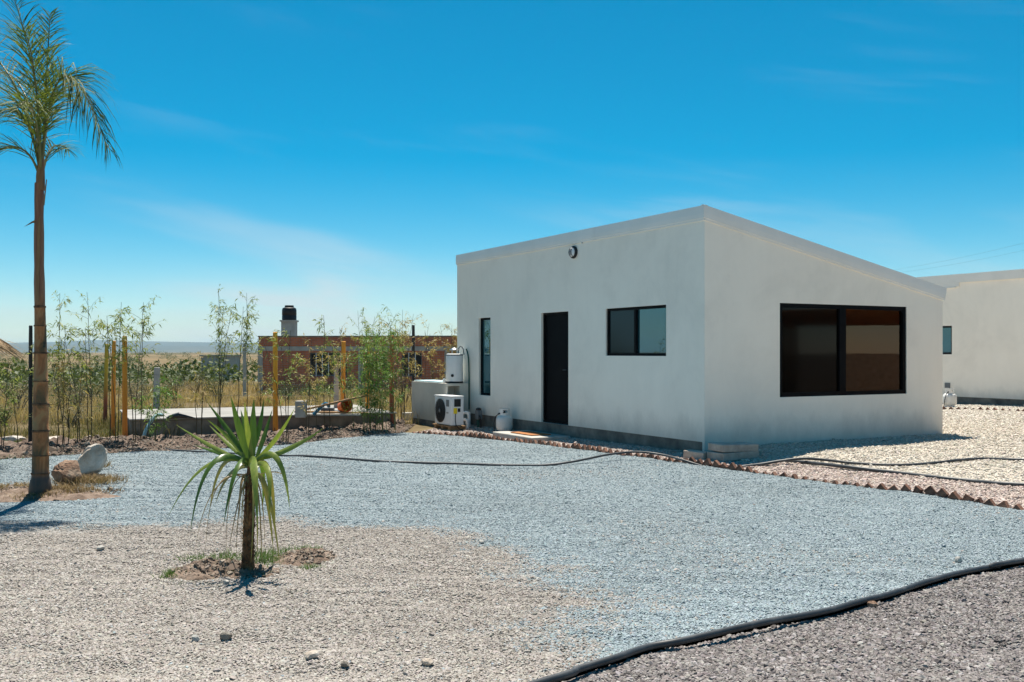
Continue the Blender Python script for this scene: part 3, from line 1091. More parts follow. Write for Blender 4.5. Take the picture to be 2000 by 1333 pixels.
def brick_mesh():
    mb = MB()
    mb.box((0, 0, 0), (0.098, 0.050, 0.098), Matrix.Rotation(R(45), 3, 'Y'))
    me = bpy.data.meshes.new('brick')
    me.from_pydata(mb.v, [], mb.f)
    bm = bmesh.new()
    bm.from_mesh(me)
    bmesh.ops.bevel(bm, geom=list(bm.edges), offset=0.003, segments=1, affect='EDGES')
    bm.to_mesh(me)
    bm.free()
    me.materials.append(m_brick)
    return me


def brick_variation():
    nt = m_brick.node_tree
    b = nt.nodes['Principled BSDF']
    src = b.inputs['Base Color'].links[0].from_socket
    oi = nt.nodes.new('ShaderNodeObjectInfo')
    nt.links.new(mix_col(nt, 0.8, src, ramp_node(nt, oi.outputs['Random'], [(0.0, (0.55, 0.5, 0.5)), (0.5, (1.0, 1.0, 1.0)), (0.85, (1.5, 1.4, 1.3)), (1.0, (1.7, 1.9, 2.0))]), 'MULTIPLY'), b.inputs['Base Color'])


brick_variation()
BRICK = brick_mesh()


def edging(name, label, pts, pitch, low=None):
    A = resample(pts, int(sum(math.hypot(pts[i + 1][0] - pts[i][0], pts[i + 1][1] - pts[i][1]) for i in range(len(pts) - 1)) / pitch))
    E_ = thing(name, label, 'edging', (A[0][0], A[0][1], T(*A[0])))
    org = Vector(E_.location)
    for i in range(len(A)):
        d = A[min(i + 1, len(A) - 1)] - A[max(i - 1, 0)]
        o = bpy.data.objects.new('brick', BRICK)
        COL.objects.link(o)
        o.parent = E_
        x, y = A[i]
        sink = random.gauss(0, 0.010) + (low(x, y) if low else 0)
        o.location = Vector((x + random.uniform(-.012, .012), y + random.uniform(-.012, .012), T(x, y) - 0.003 + sink)) - org
        o.rotation_euler = (random.gauss(0, .13), random.gauss(0, .13), math.atan2(d[1], d[0]) + random.gauss(0, .18))
        s = random.uniform(0.82, 1.12)
        o.scale = (s, 1, s)
    return E_


gb = G(1660, 947)
edging('brick_edging', 'zigzag row of small red bricks set on edge beside the blue gravel', edge_w + [edge_w[-1] + (edge_w[-1] - edge_w[-2]) * 2.2], 0.150,
       lambda x, y: -0.045 * math.exp(-((x - gb.x) ** 2 + (y - gb.y) ** 2) / 0.25) - 0.03 * float(vnoise(x * 1.5, y * 1.5)) + 0.005)
e2 = [G(1830, 800), G(1900, 801), G(2000, 804), G(2080, 806)]
edging('brick_edging', 'distant zigzag row of red bricks in front of the second white house', e2, 0.15)


def hose(name, label, px, r, lift=None, extra0=None, extra1=None):
    pts = []
    for i, p in enumerate(px):
        g = G(p[0], p[1])
        dz = r * 0.85 + (p[2] if len(p) > 2 else 0)
        g = G(p[0], p[1], dz)
        pts.append(g)
    if extra0:
        pts = [Vector(extra0)] + pts
    if extra1:
        pts = pts + [Vector(extra1)]
    pts = catmull(pts, 7)
    o0 = pts[0].copy()
    mb = MB()
    mb.tube([p - o0 for p in pts], r, 12)
    o = mb.build(name, m_hose, None, smooth=True, loc=o0, sharp=60)
    tag(o, label, 'hose')
    return o


lf = {3: -0.006, 4: 0.004, 5: 0.016, 6: 0.014, 7: 0.004, 8: -0.006, 9: -0.006, 10: -0.008, 12: -0.004, 13: -0.006, 14: -0.008}
hose('thick_black_hose', 'thick black hose dividing blue gravel from reddish gravel',
     [(p[0], p[1] - 2, lf.get(i, 0)) for i, p in enumerate(PIPE_PX)], 0.0185,
     extra0=(-1.2, 3.5, 0.02), extra1=(7.2, 9.2, 0.02))
hose('black_hose', 'thin black hose looping over the brick edging near the doorstep',
     [(318, 878), (360, 881), (450, 886), (540, 890), (600, 891), (660, 895), (740, 901), (820, 904), (900, 906), (980, 908.5), (1060, 909), (1110, 903.5, 0.02), (1150, 896, 0.05), (1190, 888, 0.08), (1240, 883, 0.10),
      (1290, 888, 0.08), (1330, 898, 0.04), (1356, 906), (1372, 911, -0.02)], 0.016)
hose('black_hose', 'black hose lying over pale gravel in front of the large window',
     [(1440, 913, -0.015), (1455, 911), (1490, 906.5, 0.02), (1530, 900, 0.05), (1570, 896, 0.07), (1610, 898.5, 0.05), (1660, 904, 0.01), (1720, 908), (1780, 908), (1830, 904), (1870, 899.5, 0.01), (1910, 896.5), (1960, 897), (2010, 899), (2060, 902)], 0.019)
hose('black_hose', 'half buried black hose between pale gravel and pink gravel strip',
     [(1535, 901), (1570, 903, 0.01), (1610, 907, 0.03), (1660, 913, 0.03), (1720, 920, 0.015), (1780, 927), (1840, 934), (1900, 940), (1950, 944.5), (2010, 948), (2080, 953)], 0.024)
# --- PART 3 ---


# ------------------------------------------------------------------ utilities beside the house
def build_utilities():
    zg = T(*HW(-0.6, 8.0))
    # plastered cistern box
    B = thing('water_cistern', 'low plastered cistern box with dirty base beside the white house', 'cistern', (*HW(0, 0), 0), HROT)
    w = MB()
    u0, u1, t0, t1, zt = -0.56, -0.004, 7.95, 9.92, 0.87
    m_pl = stucco('cistern_plaster', (0.60, 0.555, 0.475), (0.66, 0.62, 0.54))
    panel(w, 'x', u0, t0, t1, zg - 0.2, lambda s: zt, [], 0.1)
    hole = (u0 + 0.03, u0 + 0.31, 0.50, 0.815)
    panel(w, 'y', t0, u0, u1, zg - 0.2, lambda s: zt, [hole], 0.3)
    w.add([(u0, t0, zt), (u1, t0, zt), (u1, t1, zt), (u0, t1, zt)], [(0, 1, 2, 3)])
    w.add([(u0, t1, zg - .2), (u1 + 1.2, t1, zg - .2), (u1 + 1.2, t1, zt), (u0, t1, zt)], [(3, 2, 1, 0)])
    w.add([(hole[0], t0 + 0.3, hole[2]), (hole[1], t0 + 0.3, hole[2]), (hole[1], t0 + 0.3, hole[3]), (hole[0], t0 + 0.3, hole[3])], [(0, 1, 2, 3)])
    w.build('wall', m_pl, B)
    MB().bx(u0 + 0.03, u1 - 0.03, 8.45, t1 - 0.08, zt + 0.002, zt + 0.03).build('lid', M('pale_blue_sheet', [(0.3, (0.42, 0.60, 0.66)), (0.7, (0.55, 0.70, 0.74))], 3, 0.5), B)
    MB().bx(u0 - 0.008, u0 - 0.0005, 8.0, t1 - 0.01, zg - 0.1, zg + 0.12).build('base_course', m_plinth, B)
    # loose concrete block left of the cistern
    c = G(803, 819)
    o = MB().box((0, 0, 0.08), (0.40, 0.22, 0.20), Matrix.Rotation(R(20), 3, 'Z')).build('concrete_block', m_concrete, None, bevel=0.012, loc=(c.x, c.y, c.z - 0.02))
    tag(o, 'small concrete block lying beside the cistern base', 'block')
    # water heater
    hx, hy = HW(-0.275, 8.17)
    Hh = thing('water_heater', 'white cylindrical water heater standing on the cistern', 'water heater', (hx, hy, zt + 0.003), HROT)
    b = MB()
    b.lathe([(0.180, 0.0), (0.188, 0.012), (0.188, 0.60), (0.185, 0.625), (0.15, 0.640)], 36)
    b.build('tank', m_white, Hh, smooth=True)
    MB().lathe([(0.192, 0.0), (0.1925, 0.012), (0.1925, 0.035), (0.189, 0.037)], 36).build('base_ring', m_blackp, Hh, smooth=True)
    MB().lathe([(0.189, 0.598), (0.1915, 0.602), (0.1915, 0.618), (0.188, 0.628)], 36).build('top_ring', m_grey, Hh, smooth=True)
    k = MB()
    for a in range(4):
        x, y = 0.075 * math.cos(a * math.pi / 2 + .5), 0.075 * math.sin(a * math.pi / 2 + .5)
        k.tube([(x, y, 0.635), (x * .95, y * .95, 0.725)], 0.008, 6)
    k.lathe([(0.115, 0.715), (0.112, 0.722), (0.05, 0.765), (0.02, 0.77)], 24)
    k.build('draft_hood', m_chrome, Hh, smooth=True)
    rot = Matrix.Rotation(R(90), 3, 'X')
    dm = Matrix.Rotation(R(-38), 3, 'Z') @ rot
    MB().lathe([(0.032, 0.180), (0.032, 0.205), (0.024, 0.215)], 18, c=(0, 0, 0.165), mat=dm).build('dial', m_blackp, Hh, smooth=True)
    MB().tube([(0.10, 0.02, 0.635), (0.11, 0.02, 0.76), (0.14, 0.0, 0.80), (0.17, -0.02, 0.79), (0.20, -0.03, 0.74), (0.215, -0.035, 0.62)], 0.012, 8).build('pipe', m_grey, Hh, smooth=True)
    # small jar on the cistern
    jx, jy = HW(-0.47, 8.28)
    o = MB().lathe([(0.030, 0), (0.034, 0.01), (0.034, 0.07), (0.022, 0.085), (0.022, 0.1)], 16).build('jar', m_pvc, None, smooth=True, loc=(jx, jy, zt + 0.002))
    tag(o, 'tiny pale jar standing left of the water heater', 'jar')
    # supply pipe: green line down the wall
    ax, ay = HW(-0.02, 7.93)
    pts = [(-0.06, 8.02, 1.62), (-0.045, 7.97, 1.50), (-0.035, 7.95, 1.30), (-0.03, 7.945, 0.9), (-0.03, 7.943, 0.30)]
    o = MB().tube(catmull(pts, 6), 0.016, 8).build('supply_pipe', m_green, None, smooth=True, loc=(C0[0], C0[1], 0))
    o.rotation_euler = (0, 0, HROT)
    tag(o, 'dark green supply pipe running down the wall from the heater', 'pipe')
    # white drain pipes
    o = MB()
    o.tube([(-0.44, 7.62, 0.26), (-0.30, 7.50, 0.265), (-0.27, 7.48, 0.25), (-0.26, 7.47, 0.20), (-0.26, 7.47, zg - 0.02)], 0.034, 12)
    o.tube([(-0.265, 7.475, 0.215), (-0.265, 7.475, 0.275)], 0.041, 12)
    o = o.build('drain_pipe', m_pvc, None, smooth=True, loc=(C0[0], C0[1], 0))
    o.rotation_euler = (0, 0, HROT)
    tag(o, 'tall white plastic elbow pipe between heat pump and wall', 'pipe')
    o = MB()
    o.tube([(-0.50, 7.45, 0.12), (-0.40, 7.36, 0.125), (-0.37, 7.34, 0.11), (-0.36, 7.33, 0.06), (-0.36, 7.33, zg - 0.02)], 0.032, 12)
    o.tube([(-0.362, 7.335, 0.03), (-0.362, 7.335, 0.09)], 0.039, 12)
    o = o.build('drain_pipe', m_pvc, None, smooth=True, loc=(C0[0], C0[1], 0))
    o.rotation_euler = (0, 0, HROT)
    tag(o, 'short white plastic elbow pipe at the foot of the heat pump', 'pipe')
    # small pump against the wall
    Pm = thing('water_pump', 'grey and green water pump against the wall below the narrow window', 'pump', (*HW(-0.14, 7.25), zg), HROT)
    MB().bx(-0.06, 0.07, -0.06, 0.07, 0.22, 0.42).build('motor', m_grey, Pm, bevel=0.025)
    MB().lathe([(0.06, 0.42), (0.06, 0.45), (0.03, 0.47)], 16).build('cap', m_blackp, Pm, smooth=True)
    MB().tube([(0.0, 0.02, 0.24), (0.0, 0.02, 0.0)], 0.032, 10).build('riser', m_green, Pm, smooth=True)
    MB().tube([(-0.03, -0.09, 0.30), (-0.03, -0.13, 0.28), (-0.03, -0.16, 0.20), (-0.02, -0.15, 0.05), (0, -0.14, 0.0)], 0.014, 8).build('outlet', m_blackp, Pm, smooth=True)
    # heat pump on a pallet
    u_, t_ = -0.82, 7.16
    Pl = thing('wooden_pallet', 'broken wooden pallet under the white heat pump', 'pallet', (*HW(u_, t_), zg), HROT)
    for i, yy in enumerate((0.02, 0.38, 0.74)):
        MB().bx(-0.02, 0.34, yy, yy + 0.10, 0.0, 0.085).build('block', m_wood, Pl, bevel=0.006)
    for xx in (-0.03, 0.10, 0.23):
        MB().bx(xx, xx + 0.10, -0.03, 0.90, 0.087, 0.105).build('plank', m_wood, Pl)
    A = thing('heat_pump', 'white heat pump unit with round black fan and yellow sticker', 'heat pump', (*HW(u_, t_), zg + 0.107), HROT)
    h, d_, ln = 0.60, 0.29, 0.84
    MB().bx(0.0, d_, 0.0, ln, 0.012, h).build('casing', m_white, A, bevel=0.012)
    MB().bx(-0.008, d_ + 0.008, -0.008, ln + 0.008, h + 0.001, h + 0.022).build('top_cover', m_white, A, bevel=0.006)
    for yy in (0.08, 0.70):
        MB().bx(0.02, d_ - 0.02, yy, yy + 0.06, 0.0, 0.0115).build('foot', m_grey, A)
    face = Matrix.Rotation(R(-90), 3, 'Y')
    cy, cz = 0.53, 0.30
    fo = MB().lathe([(0.250, 0.002), (0.250, 0.010), (0.242, 0.012)], 40, c=(0, cy, cz), mat=face).build('fan_opening', m_blackp, A, smooth=True)
    g = MB()
    for rr in (0.06, 0.11, 0.16, 0.21, 0.247):
        g.tube([(-0.022, cy + rr * math.cos(q * math.pi / 18), cz + rr * math.sin(q * math.pi / 18)) for q in range(37)], 0.0035, 4, caps=False)
    for q in range(8):
        g.tube([(-0.023, cy, cz), (-0.021, cy + 0.25 * math.cos(q * math.pi / 4), cz + 0.25 * math.sin(q * math.pi / 4))], 0.004, 4)
    g.build('guard', m_blackp, fo)
    MB().lathe([(0.04, 0.012), (0.04, 0.03), (0.03, 0.034)], 16, c=(0, cy, cz), mat=face).build('hub', m_grey, fo, smooth=True)
    MB().bx(-0.006, -0.001, 0.10, 0.24, 0.40, 0.54).build('display', m_grey, A, bevel=0.003)
    lg = MB()
    for i in range(5):
        lg.tube([(-0.002, 0.23 - i * 0.022, 0.25 + 0.008 * (i % 2)), (-0.002, 0.222 - i * 0.022, 0.285)], 0.003, 4)
    lg.build('emblem', m_grey, A)
    MB().bx(0.07, 0.22, -0.008, -0.001, 0.40, 0.56).build('service_panel', m_blackp, A, bevel=0.003)
    MB().bx(0.055, 0.135, -0.006, -0.001, 0.255, 0.375).build('sticker', m_yellow, A)
    MB().bx(0.15, 0.21, -0.008, -0.001, 0.29, 0.365).build('meter', m_blackp, A, bevel=0.003)
    MB().tube([(0.095, -0.012, 0.255), (0.09, -0.016, 0.12), (0.10, -0.03, 0.02), (0.16, -0.07, -0.06), (0.26, -0.08, -0.10)], 0.008, 6).build('cable', m_blackp, A, smooth=True)

    # propane cylinders
    def propane(label, loc, s=1.0, rz=0.3):
        Q = thing('propane_cylinder', label, 'gas cylinder', loc, rz, 'propane cylinders standing by the house walls')
        b = MB()
        b.lathe([(0.105, 0.045), (0.145, 0.065), (0.163, 0.105), (0.166, 0.14), (0.166, 0.255), (0.158, 0.305), (0.125, 0.342), (0.07, 0.360), (0.03, 0.365)], 32)
        b.build('tank', m_tankpaint, Q, smooth=True)
        MB().lathe([(0.118, 0.0), (0.124, 0.004), (0.120, 0.055), (0.112, 0.06)], 28).build('foot_ring', m_tankpaint, Q, smooth=True)
        c = MB()                                     # collar with hand holes
        n = 40
        for rr in (0.105, 0.100):
            vs, fs = [], []
            for i in range(n + 1):
                a = 2 * math.pi * (0.12 + 0.80 * i / n)
                for z in (0.345, 0.40, 0.455, 0.485):
                    vs.append((rr * math.cos(a), rr * math.sin(a), z))
            for i in range(n):
                for j in range(3):
                    if j == 1 and (5 <= i <= 12 or 27 <= i <= 34):
                        continue
                    fs.append((i * 4 + j, (i + 1) * 4 + j, (i + 1) * 4 + j + 1, i * 4 + j + 1))
            c.add(vs, fs)
        c.build('collar', m_tankpaint, Q, smooth=True)
        v = MB()
        v.lathe([(0.022, 0.36), (0.022, 0.415), (0.014, 0.42), (0.014, 0.435), (0.030, 0.437), (0.030, 0.455)], 14)
        v.tube([(0, 0, 0.395), (-0.09, -0.02, 0.395), (-0.135, -0.03, 0.38)], 0.016, 8)
        v.build('valve', m_blackp, Q, smooth=True)
        MB().tube([(-0.13, -0.03, 0.38), (-0.19, -0.02, 0.33), (-0.215, 0.0, 0.20), (-0.20, 0.03, 0.06), (-0.19, 0.06, 0.0)], 0.009, 6).build('regulator_hose', m_blackp, Q, smooth=True)
        Q.scale = (s, s, s)
        return Q
    g = G(985, 846)
    propane('white propane cylinder standing beside the black door', (g.x, g.y, g.z))
    g = G(1855, 795.5)
    propane('white propane cylinder in front of the second house', (g.x, g.y, g.z - 0.005), 1.02, 0.6)
    # doorstep with mat
    S = MB()
    S.bx(-0.82, -0.03, 3.72, 5.28, T(*HW(-0.4, 4.4)) - 0.03, T(*HW(-0.4, 4.4)) + 0.085)
    S = S.build('doorstep', m_concrete, None, bevel=0.015, loc=(C0[0], C0[1], 0))
    S.rotation_euler = (0, 0, HROT)
    tag(S, 'flat concrete doorstep slab in front of the black door', 'doorstep')
    zt2 = T(*HW(-0.4, 4.4)) + 0.087
    Mt = MB().bx(-0.66, -0.24, 4.05, 4.85, zt2, zt2 + 0.018).build('doormat', m_mat, None, bevel=0.005, loc=(C0[0], C0[1], 0))
    Mt.rotation_euler = (0, 0, HROT)
    tag(Mt, 'rust orange doormat on the concrete doorstep', 'doormat')
    # concrete blocks by the corner
    g = G(1440, 900)
    for i, (dx, dy, dz, sx, sy, sz, rz, lab) in enumerate((
            (-0.02, 0.20, 0.055, 0.60, 0.40, 0.11, 0.42, 'lower of two pale concrete blocks stacked by the house corner'),
            (-0.01, 0.22, 0.168, 0.58, 0.40, 0.105, 0.36, 'upper of two pale concrete blocks stacked by the house corner'),
            (-0.50, 0.40, 0.035, 0.34, 0.16, 0.12, -0.75, 'small concrete block half sunk beside the plinth corner'))):
        o = MB().box((0, 0, 0), (sx, sy, sz)).build('paving_block', m_paver, None, bevel=0.012, loc=(g.x + dx, g.y + dy, g.z + dz))
        o.rotation_euler = (0.02 * (i - 1), 0.03 * i - 0.02, rz)
        tag(o, lab, 'block')


build_utilities()


# ------------------------------------------------------------------ plants: helpers
def leaf_quads(P0, direction, length, width, droop=0.3):
    """narrow leaves: two quads in a row, pointed tip, bending down"""
    n = len(P0)
    d = direction / (np.linalg.norm(direction, axis=1, keepdims=True) + 1e-9)
    up = np.tile(np.array([0, 0, 1.0]), (n, 1)) + rng.normal(0, 0.6, (n, 3))
    s = np.cross(d, up)
    s /= np.linalg.norm(s, axis=1, keepdims=True) + 1e-9
    L_, W_ = length[:, None], width[:, None]
    mid = P0 + d * L_ * 0.45
    tip = P0 + d * L_ * 0.98
    tip[:, 2] -= droop * length
    v = np.stack([P0, mid + s * W_ * .5, tip, mid - s * W_ * .5], 1).reshape(-1, 3)
    f = np.arange(n * 4).reshape(-1, 4)
    return v, f


def blades(x, y, z, h, w, lean=0.35):
    n = len(x)
    a = rng.random(n) * 2 * np.pi
    ld = np.c_[np.cos(a), np.sin(a)] * (lean * h * rng.random(n))[:, None]
    sd = np.c_[-np.sin(a + rng.normal(0, 1, n)), np.cos(a)] * w[:, None] * 0.5
    b0 = np.c_[x - sd[:, 0], y - sd[:, 1], z]
    b1 = np.c_[x + sd[:, 0], y + sd[:, 1], z]
    m0 = np.c_[x + ld[:, 0] * .4 + sd[:, 0] * .7, y + ld[:, 1] * .4 + sd[:, 1] * .7, z + h * .6]
    m1 = np.c_[x + ld[:, 0] * .4 - sd[:, 0] * .7, y + ld[:, 1] * .4 - sd[:, 1] * .7, z + h * .6]
    t = np.c_[x + ld[:, 0] * 1.3, y + ld[:, 1] * 1.3, z + h]
    v = np.stack([b0, b1, m0, m1, t], 1).reshape(-1, 3)
    k = np.arange(n)[:, None] * 5
    f = np.concatenate([k + np.array([[0, 1, 2]]), k + np.array([[0, 2, 3]]), k + np.array([[3, 2, 4]])])
    return v, f


BAM_N = [0]


def bamboo(label, px, py, top_py, n, spread, leaves, lo=0.35, mat=None, culm=None, D=None, lsize=1.0, rad=0.0085, group='bamboo planted along the soil bed'):
    g = G(px, py) if D is None else Vector(((px - 1000) / F * D, D, T((px - 1000) / F * D, D)))
    D = g.y
    hgt = CZ + (HY - top_py) * D / F - g.z
    sp = spread * D / F * 0.5
    B = thing('bamboo', label, 'bamboo', g, 0, group)
    lp, ldir = [], []
    tw = MB()
    for i in range(n):
        a = random.random() * 6.283
        bx, by = random.gauss(0, 0.05 + 0.012 * n), random.gauss(0, 0.05 + 0.008 * n)
        hh = hgt * (1.0 if i == 0 else random.uniform(0.68, 0.98))
        ex = bx + (random.uniform(-1, 1) * sp * 0.75 if i else random.uniform(-.25, .25) * sp)
        ey = by + random.uniform(-1, 1) * sp * 0.6
        pts = []
        for k in range(10):
            t = k / 9
            c = t ** 1.8
            pts.append(Vector((bx + (ex - bx) * c + random.gauss(0, .006), by + (ey - by) * c + random.gauss(0, .006), hh * t - 0.02 * (k == 0))))
        rr = rad * random.uniform(.8, 1.15)
        c = MB().tube(pts, [rr * (1 - 0.8 * k / 9) + 0.0012 for k in range(10)], 6)
        # side branches
        nb = int(leaves / n / 8.5) + 2
        for b in range(nb):
            t = lo + (0.97 - lo) * random.random() ** 0.8
            k = min(int(t * 9), 8)
            p = pts[k].lerp(pts[k + 1], t * 9 - k)
            a = random.random() * 6.283
            ln = random.uniform(0.12, 0.42) * (0.45 + min(1.0, sp * 1.6)) * (1.15 - 0.5 * t)
            dv = Vector((math.cos(a), math.sin(a) * 0.8, random.uniform(0.4, 1.5))).normalized()
            q = [p, p + dv * ln * .5 + Vector((0, 0, .01)), p + dv * ln + Vector((dv.x, dv.y, -0.15)) * ln * .15]
            c.tube(q, [0.0028, 0.002, 0.001], 3, caps=False)
            for _ in range(random.randint(8, 15)):
                s = random.uniform(0.25, 1.05)
                pt = q[0].lerp(q[2], min(s, 1))
                lp.append(pt)
                ldir.append((dv.x * .7 + random.gauss(0, .7), dv.y * .7 + random.gauss(0, .7), random.gauss(-.05, .55)))
        c.build('culm', culm or m_culm, B, smooth=True)
    lp, ldir = np.array(lp), np.array(ldir)
    m_ = len(lp)
    v, f = leaf_quads(lp + rng.normal(0, .012, lp.shape), ldir, rng.uniform(0.06, 0.15, m_) * lsize, rng.uniform(0.012, 0.024, m_) * lsize, 0.25)
    mesh_np('foliage', v, f, mat or m_bam, B)
    return B


def bush(label, px, D, rpx, hpx, n, mat, base=None, group='shrubs in the dry field', name='shrub', leaf=0.05):
    x = (px - 1000) / F * D
    z = T(x, D) - 0.02
    r, h = rpx * D / F, hpx * D / F
    B = thing(name, label, 'shrub', (x, D, z), 0, group)
    pts = []
    st = MB()
    for k in range(9):
        a = random.random() * 6.283
        q = random.random() ** .5
        cx, cy, cz = r * .72 * q * math.cos(a), r * .72 * q * math.sin(a), h * random.uniform(0.25, 0.8) * (1.05 - 0.35 * q)
        rr = min(r, h) * random.uniform(0.28, 0.5)
        m_ = n // 9
        d = rng.normal(0, 1, (m_, 3))
        d /= np.linalg.norm(d, axis=1, keepdims=True)
        pts.append(np.array([cx, cy, cz]) + d * (rr * rng.random(m_) ** 0.4)[:, None])
        st.tube([(random.gauss(0, .04), random.gauss(0, .04), -0.03), (cx * .5, cy * .5, cz * .6), (cx, cy, cz)], [0.02, 0.013, 0.006], 5, caps=False)
    pts = np.concatenate(pts)
    pts[:, 2] = np.abs(pts[:, 2]) + 0.02
    st.build('stems', m_bark, B)
    dv = rng.normal(0, 1, pts.shape) + np.array([0, 0, .3])
    v, f = leaf_quads(pts, dv, rng.uniform(.7, 1.5, len(pts)) * leaf, rng.uniform(.35, .7, len(pts)) * leaf, 0.1)
    mesh_np('crown', v, f, mat, B)
    return B
# --- PART 4 ---


# ------------------------------------------------------------------ middle distance: slab, posts, brick building
def build_middle():
    # raised concrete platform
    z0 = T(-5, 19)
    A = Vector(G(256, 852)); A.z = 0
    Bq = Vector(G(772, 836)); Bq.z = 0
    dirv = (Bq - A).normalized()
    nrm = Vector((-dirv.y, dirv.x, 0))
    ln = (Bq - A).length
    S = thing('concrete_platform', 'low raised concrete platform behind the bamboo bed', 'platform', (A.x, A.y, z0 - 0.05), math.atan2(dirv.y, dirv.x))
    MB().bx(0.0, ln, 0.0, 3.4, -0.1, 0.335).build('base', m_plinth, S, bevel=0.02)
    MB().bx(-0.03, ln + 0.03, -0.03, 3.43, 0.337, 0.372).build('deck', m_slabtop, S, bevel=0.01)
    ztop = z0 - 0.05 + 0.373

    def on(px, py, D):
        return Vector(((px - 1000) / F * D, D, ztop))
    p = on(588, 0, 19.9)
    o = MB().bx(-.1, .1, -.1, .1, 0, 0.33).build('concrete_stub', m_concrete, None, bevel=0.01, loc=p)
    tag(o, 'short square concrete stub standing on the raised platform', 'stub')
    p = on(672, 0, 20.6)
    Bk = thing('orange_bucket', 'orange bucket lying among boards on the concrete platform', 'bucket', p + Vector((0, 0, 0.185)), 0.4)
    Bk.rotation_euler = (R(80), 0, 0.6)
    m_or = M('orange_plastic', [(0.3, (0.55, 0.12, 0.03)), (0.7, (0.65, 0.17, 0.05))], 5, 0.5)
    MB().lathe([(0.10, -0.12), (0.103, -0.118), (0.13, 0.12), (0.137, 0.122), (0.137, 0.135), (0.118, 0.135), (0.095, -0.105)], 20).build('shell', m_or, Bk, smooth=True)
    MB().tube([(0.137 * math.cos(a), 0.137 * math.sin(a), 0.13 + 0.03 * math.sin(a * 1)) for a in np.linspace(0, math.pi, 12)], 0.004, 5).build('handle', m_grey, Bk)
    p = on(655, 0, 20.4)
    for i, (dx, dy, dz, L_, a, t, lab) in enumerate(((-.15, .0, .02, 1.35, .05, 0, 'pale timber board lying flat under the orange bucket'), (-.1, .14, .062, 1.5, .12, .03, 'second timber board stacked on the pale board by the bucket'),
                                           (-.05, -.1, .26, 1.5, .2, -.22, 'dark plank leaning up over the orange bucket'))):
        o = MB().box((0, 0, 0), (L_, 0.14, 0.035)).build('timber_board', m_wood if i else m_concrete, None, loc=p + Vector((dx, dy, dz)))
        o.rotation_euler = (0, t, a)
        tag(o, lab, 'board')
    p = on(640, 0, 20.9)
    o = MB().box((0, 0, .07), (.26, .2, .14)).build('tool_box', m_grey, None, bevel=.01, loc=p)
    tag(o, 'small dark box on the platform beside the blue pipe', 'box')
    m_blue = M('blue_pipe', [(0.3, (0.02, 0.13, 0.24)), (0.7, (0.04, 0.20, 0.33))], 5, 0.5)
    o = MB().tube([(0, 0, 0), (0.06, 0.01, .06), (.20, .03, .20), (.24, .03, .225), (.28, .04, .21), (.32, .04, .15)], 0.035, 10).build('blue_pipe', m_blue, None, smooth=True, loc=on(612, 0, 20.3) + Vector((0, 0, .03)))
    tag(o, 'bent blue pipe on the platform among the boards', 'pipe')
    g = G(279, 868)
    m_lb = M('pale_blue_pipe', [(0.3, (0.22, 0.38, 0.46)), (0.7, (0.34, 0.50, 0.57))], 5, 0.5)
    pts = [Vector((0, 0, 0)), Vector((0.0, 0.05, .12)), Vector((.03, .1, .26)), Vector((.12, .25, .47)), Vector((.16, .5, .475))]
    o = MB().tube(catmull(pts, 5), 0.03, 10).build('blue_pipe', m_lb, None, smooth=True, loc=g)
    tag(o, 'pale blue pipe bending up over the left end of the platform', 'pipe')
    g = on(350, 0, 19.4)
    o = MB().tube([(-.25, 0, .02), (-.12, .02, .05), (0, 0, .075), (.12, .03, .05), (.3, .02, .02)], [.015, .05, .06, .045, .015], 8).build('dark_sack', m_hose, None, smooth=True, loc=g)
    tag(o, 'flat dark sack lying on the platform edge', 'sack')

    # posts
    def post_mat(name, top, mid, low, h):
        m, nt, b = new_mat(name)
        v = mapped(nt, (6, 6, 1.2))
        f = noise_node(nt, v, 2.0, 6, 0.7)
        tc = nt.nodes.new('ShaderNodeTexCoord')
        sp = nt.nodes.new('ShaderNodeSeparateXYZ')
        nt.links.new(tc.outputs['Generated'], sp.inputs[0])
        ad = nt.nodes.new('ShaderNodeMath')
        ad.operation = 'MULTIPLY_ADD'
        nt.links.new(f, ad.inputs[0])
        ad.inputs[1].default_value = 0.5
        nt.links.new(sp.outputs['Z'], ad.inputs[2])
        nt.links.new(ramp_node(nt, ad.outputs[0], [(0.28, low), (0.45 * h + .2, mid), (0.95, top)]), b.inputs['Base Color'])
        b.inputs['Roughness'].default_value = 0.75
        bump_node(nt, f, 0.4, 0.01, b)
        return m
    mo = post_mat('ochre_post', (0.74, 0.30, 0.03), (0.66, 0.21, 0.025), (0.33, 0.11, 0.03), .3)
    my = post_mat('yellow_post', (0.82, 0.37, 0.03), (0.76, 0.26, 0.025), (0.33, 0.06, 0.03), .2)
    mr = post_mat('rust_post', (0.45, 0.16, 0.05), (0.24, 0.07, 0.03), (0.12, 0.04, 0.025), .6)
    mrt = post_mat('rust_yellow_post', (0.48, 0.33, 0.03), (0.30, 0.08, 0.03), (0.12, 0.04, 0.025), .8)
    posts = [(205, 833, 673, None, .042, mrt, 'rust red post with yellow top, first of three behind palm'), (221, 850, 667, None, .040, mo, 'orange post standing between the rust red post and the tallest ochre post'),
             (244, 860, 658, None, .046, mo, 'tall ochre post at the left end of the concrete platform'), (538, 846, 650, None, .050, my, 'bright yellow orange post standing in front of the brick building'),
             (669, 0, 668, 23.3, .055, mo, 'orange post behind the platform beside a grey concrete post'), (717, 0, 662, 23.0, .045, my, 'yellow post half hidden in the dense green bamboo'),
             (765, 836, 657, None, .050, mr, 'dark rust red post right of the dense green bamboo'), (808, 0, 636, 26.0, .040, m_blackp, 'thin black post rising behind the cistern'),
             (59, 878, 637, None, .030, m_blackp, 'black post left of the palm trunk')]
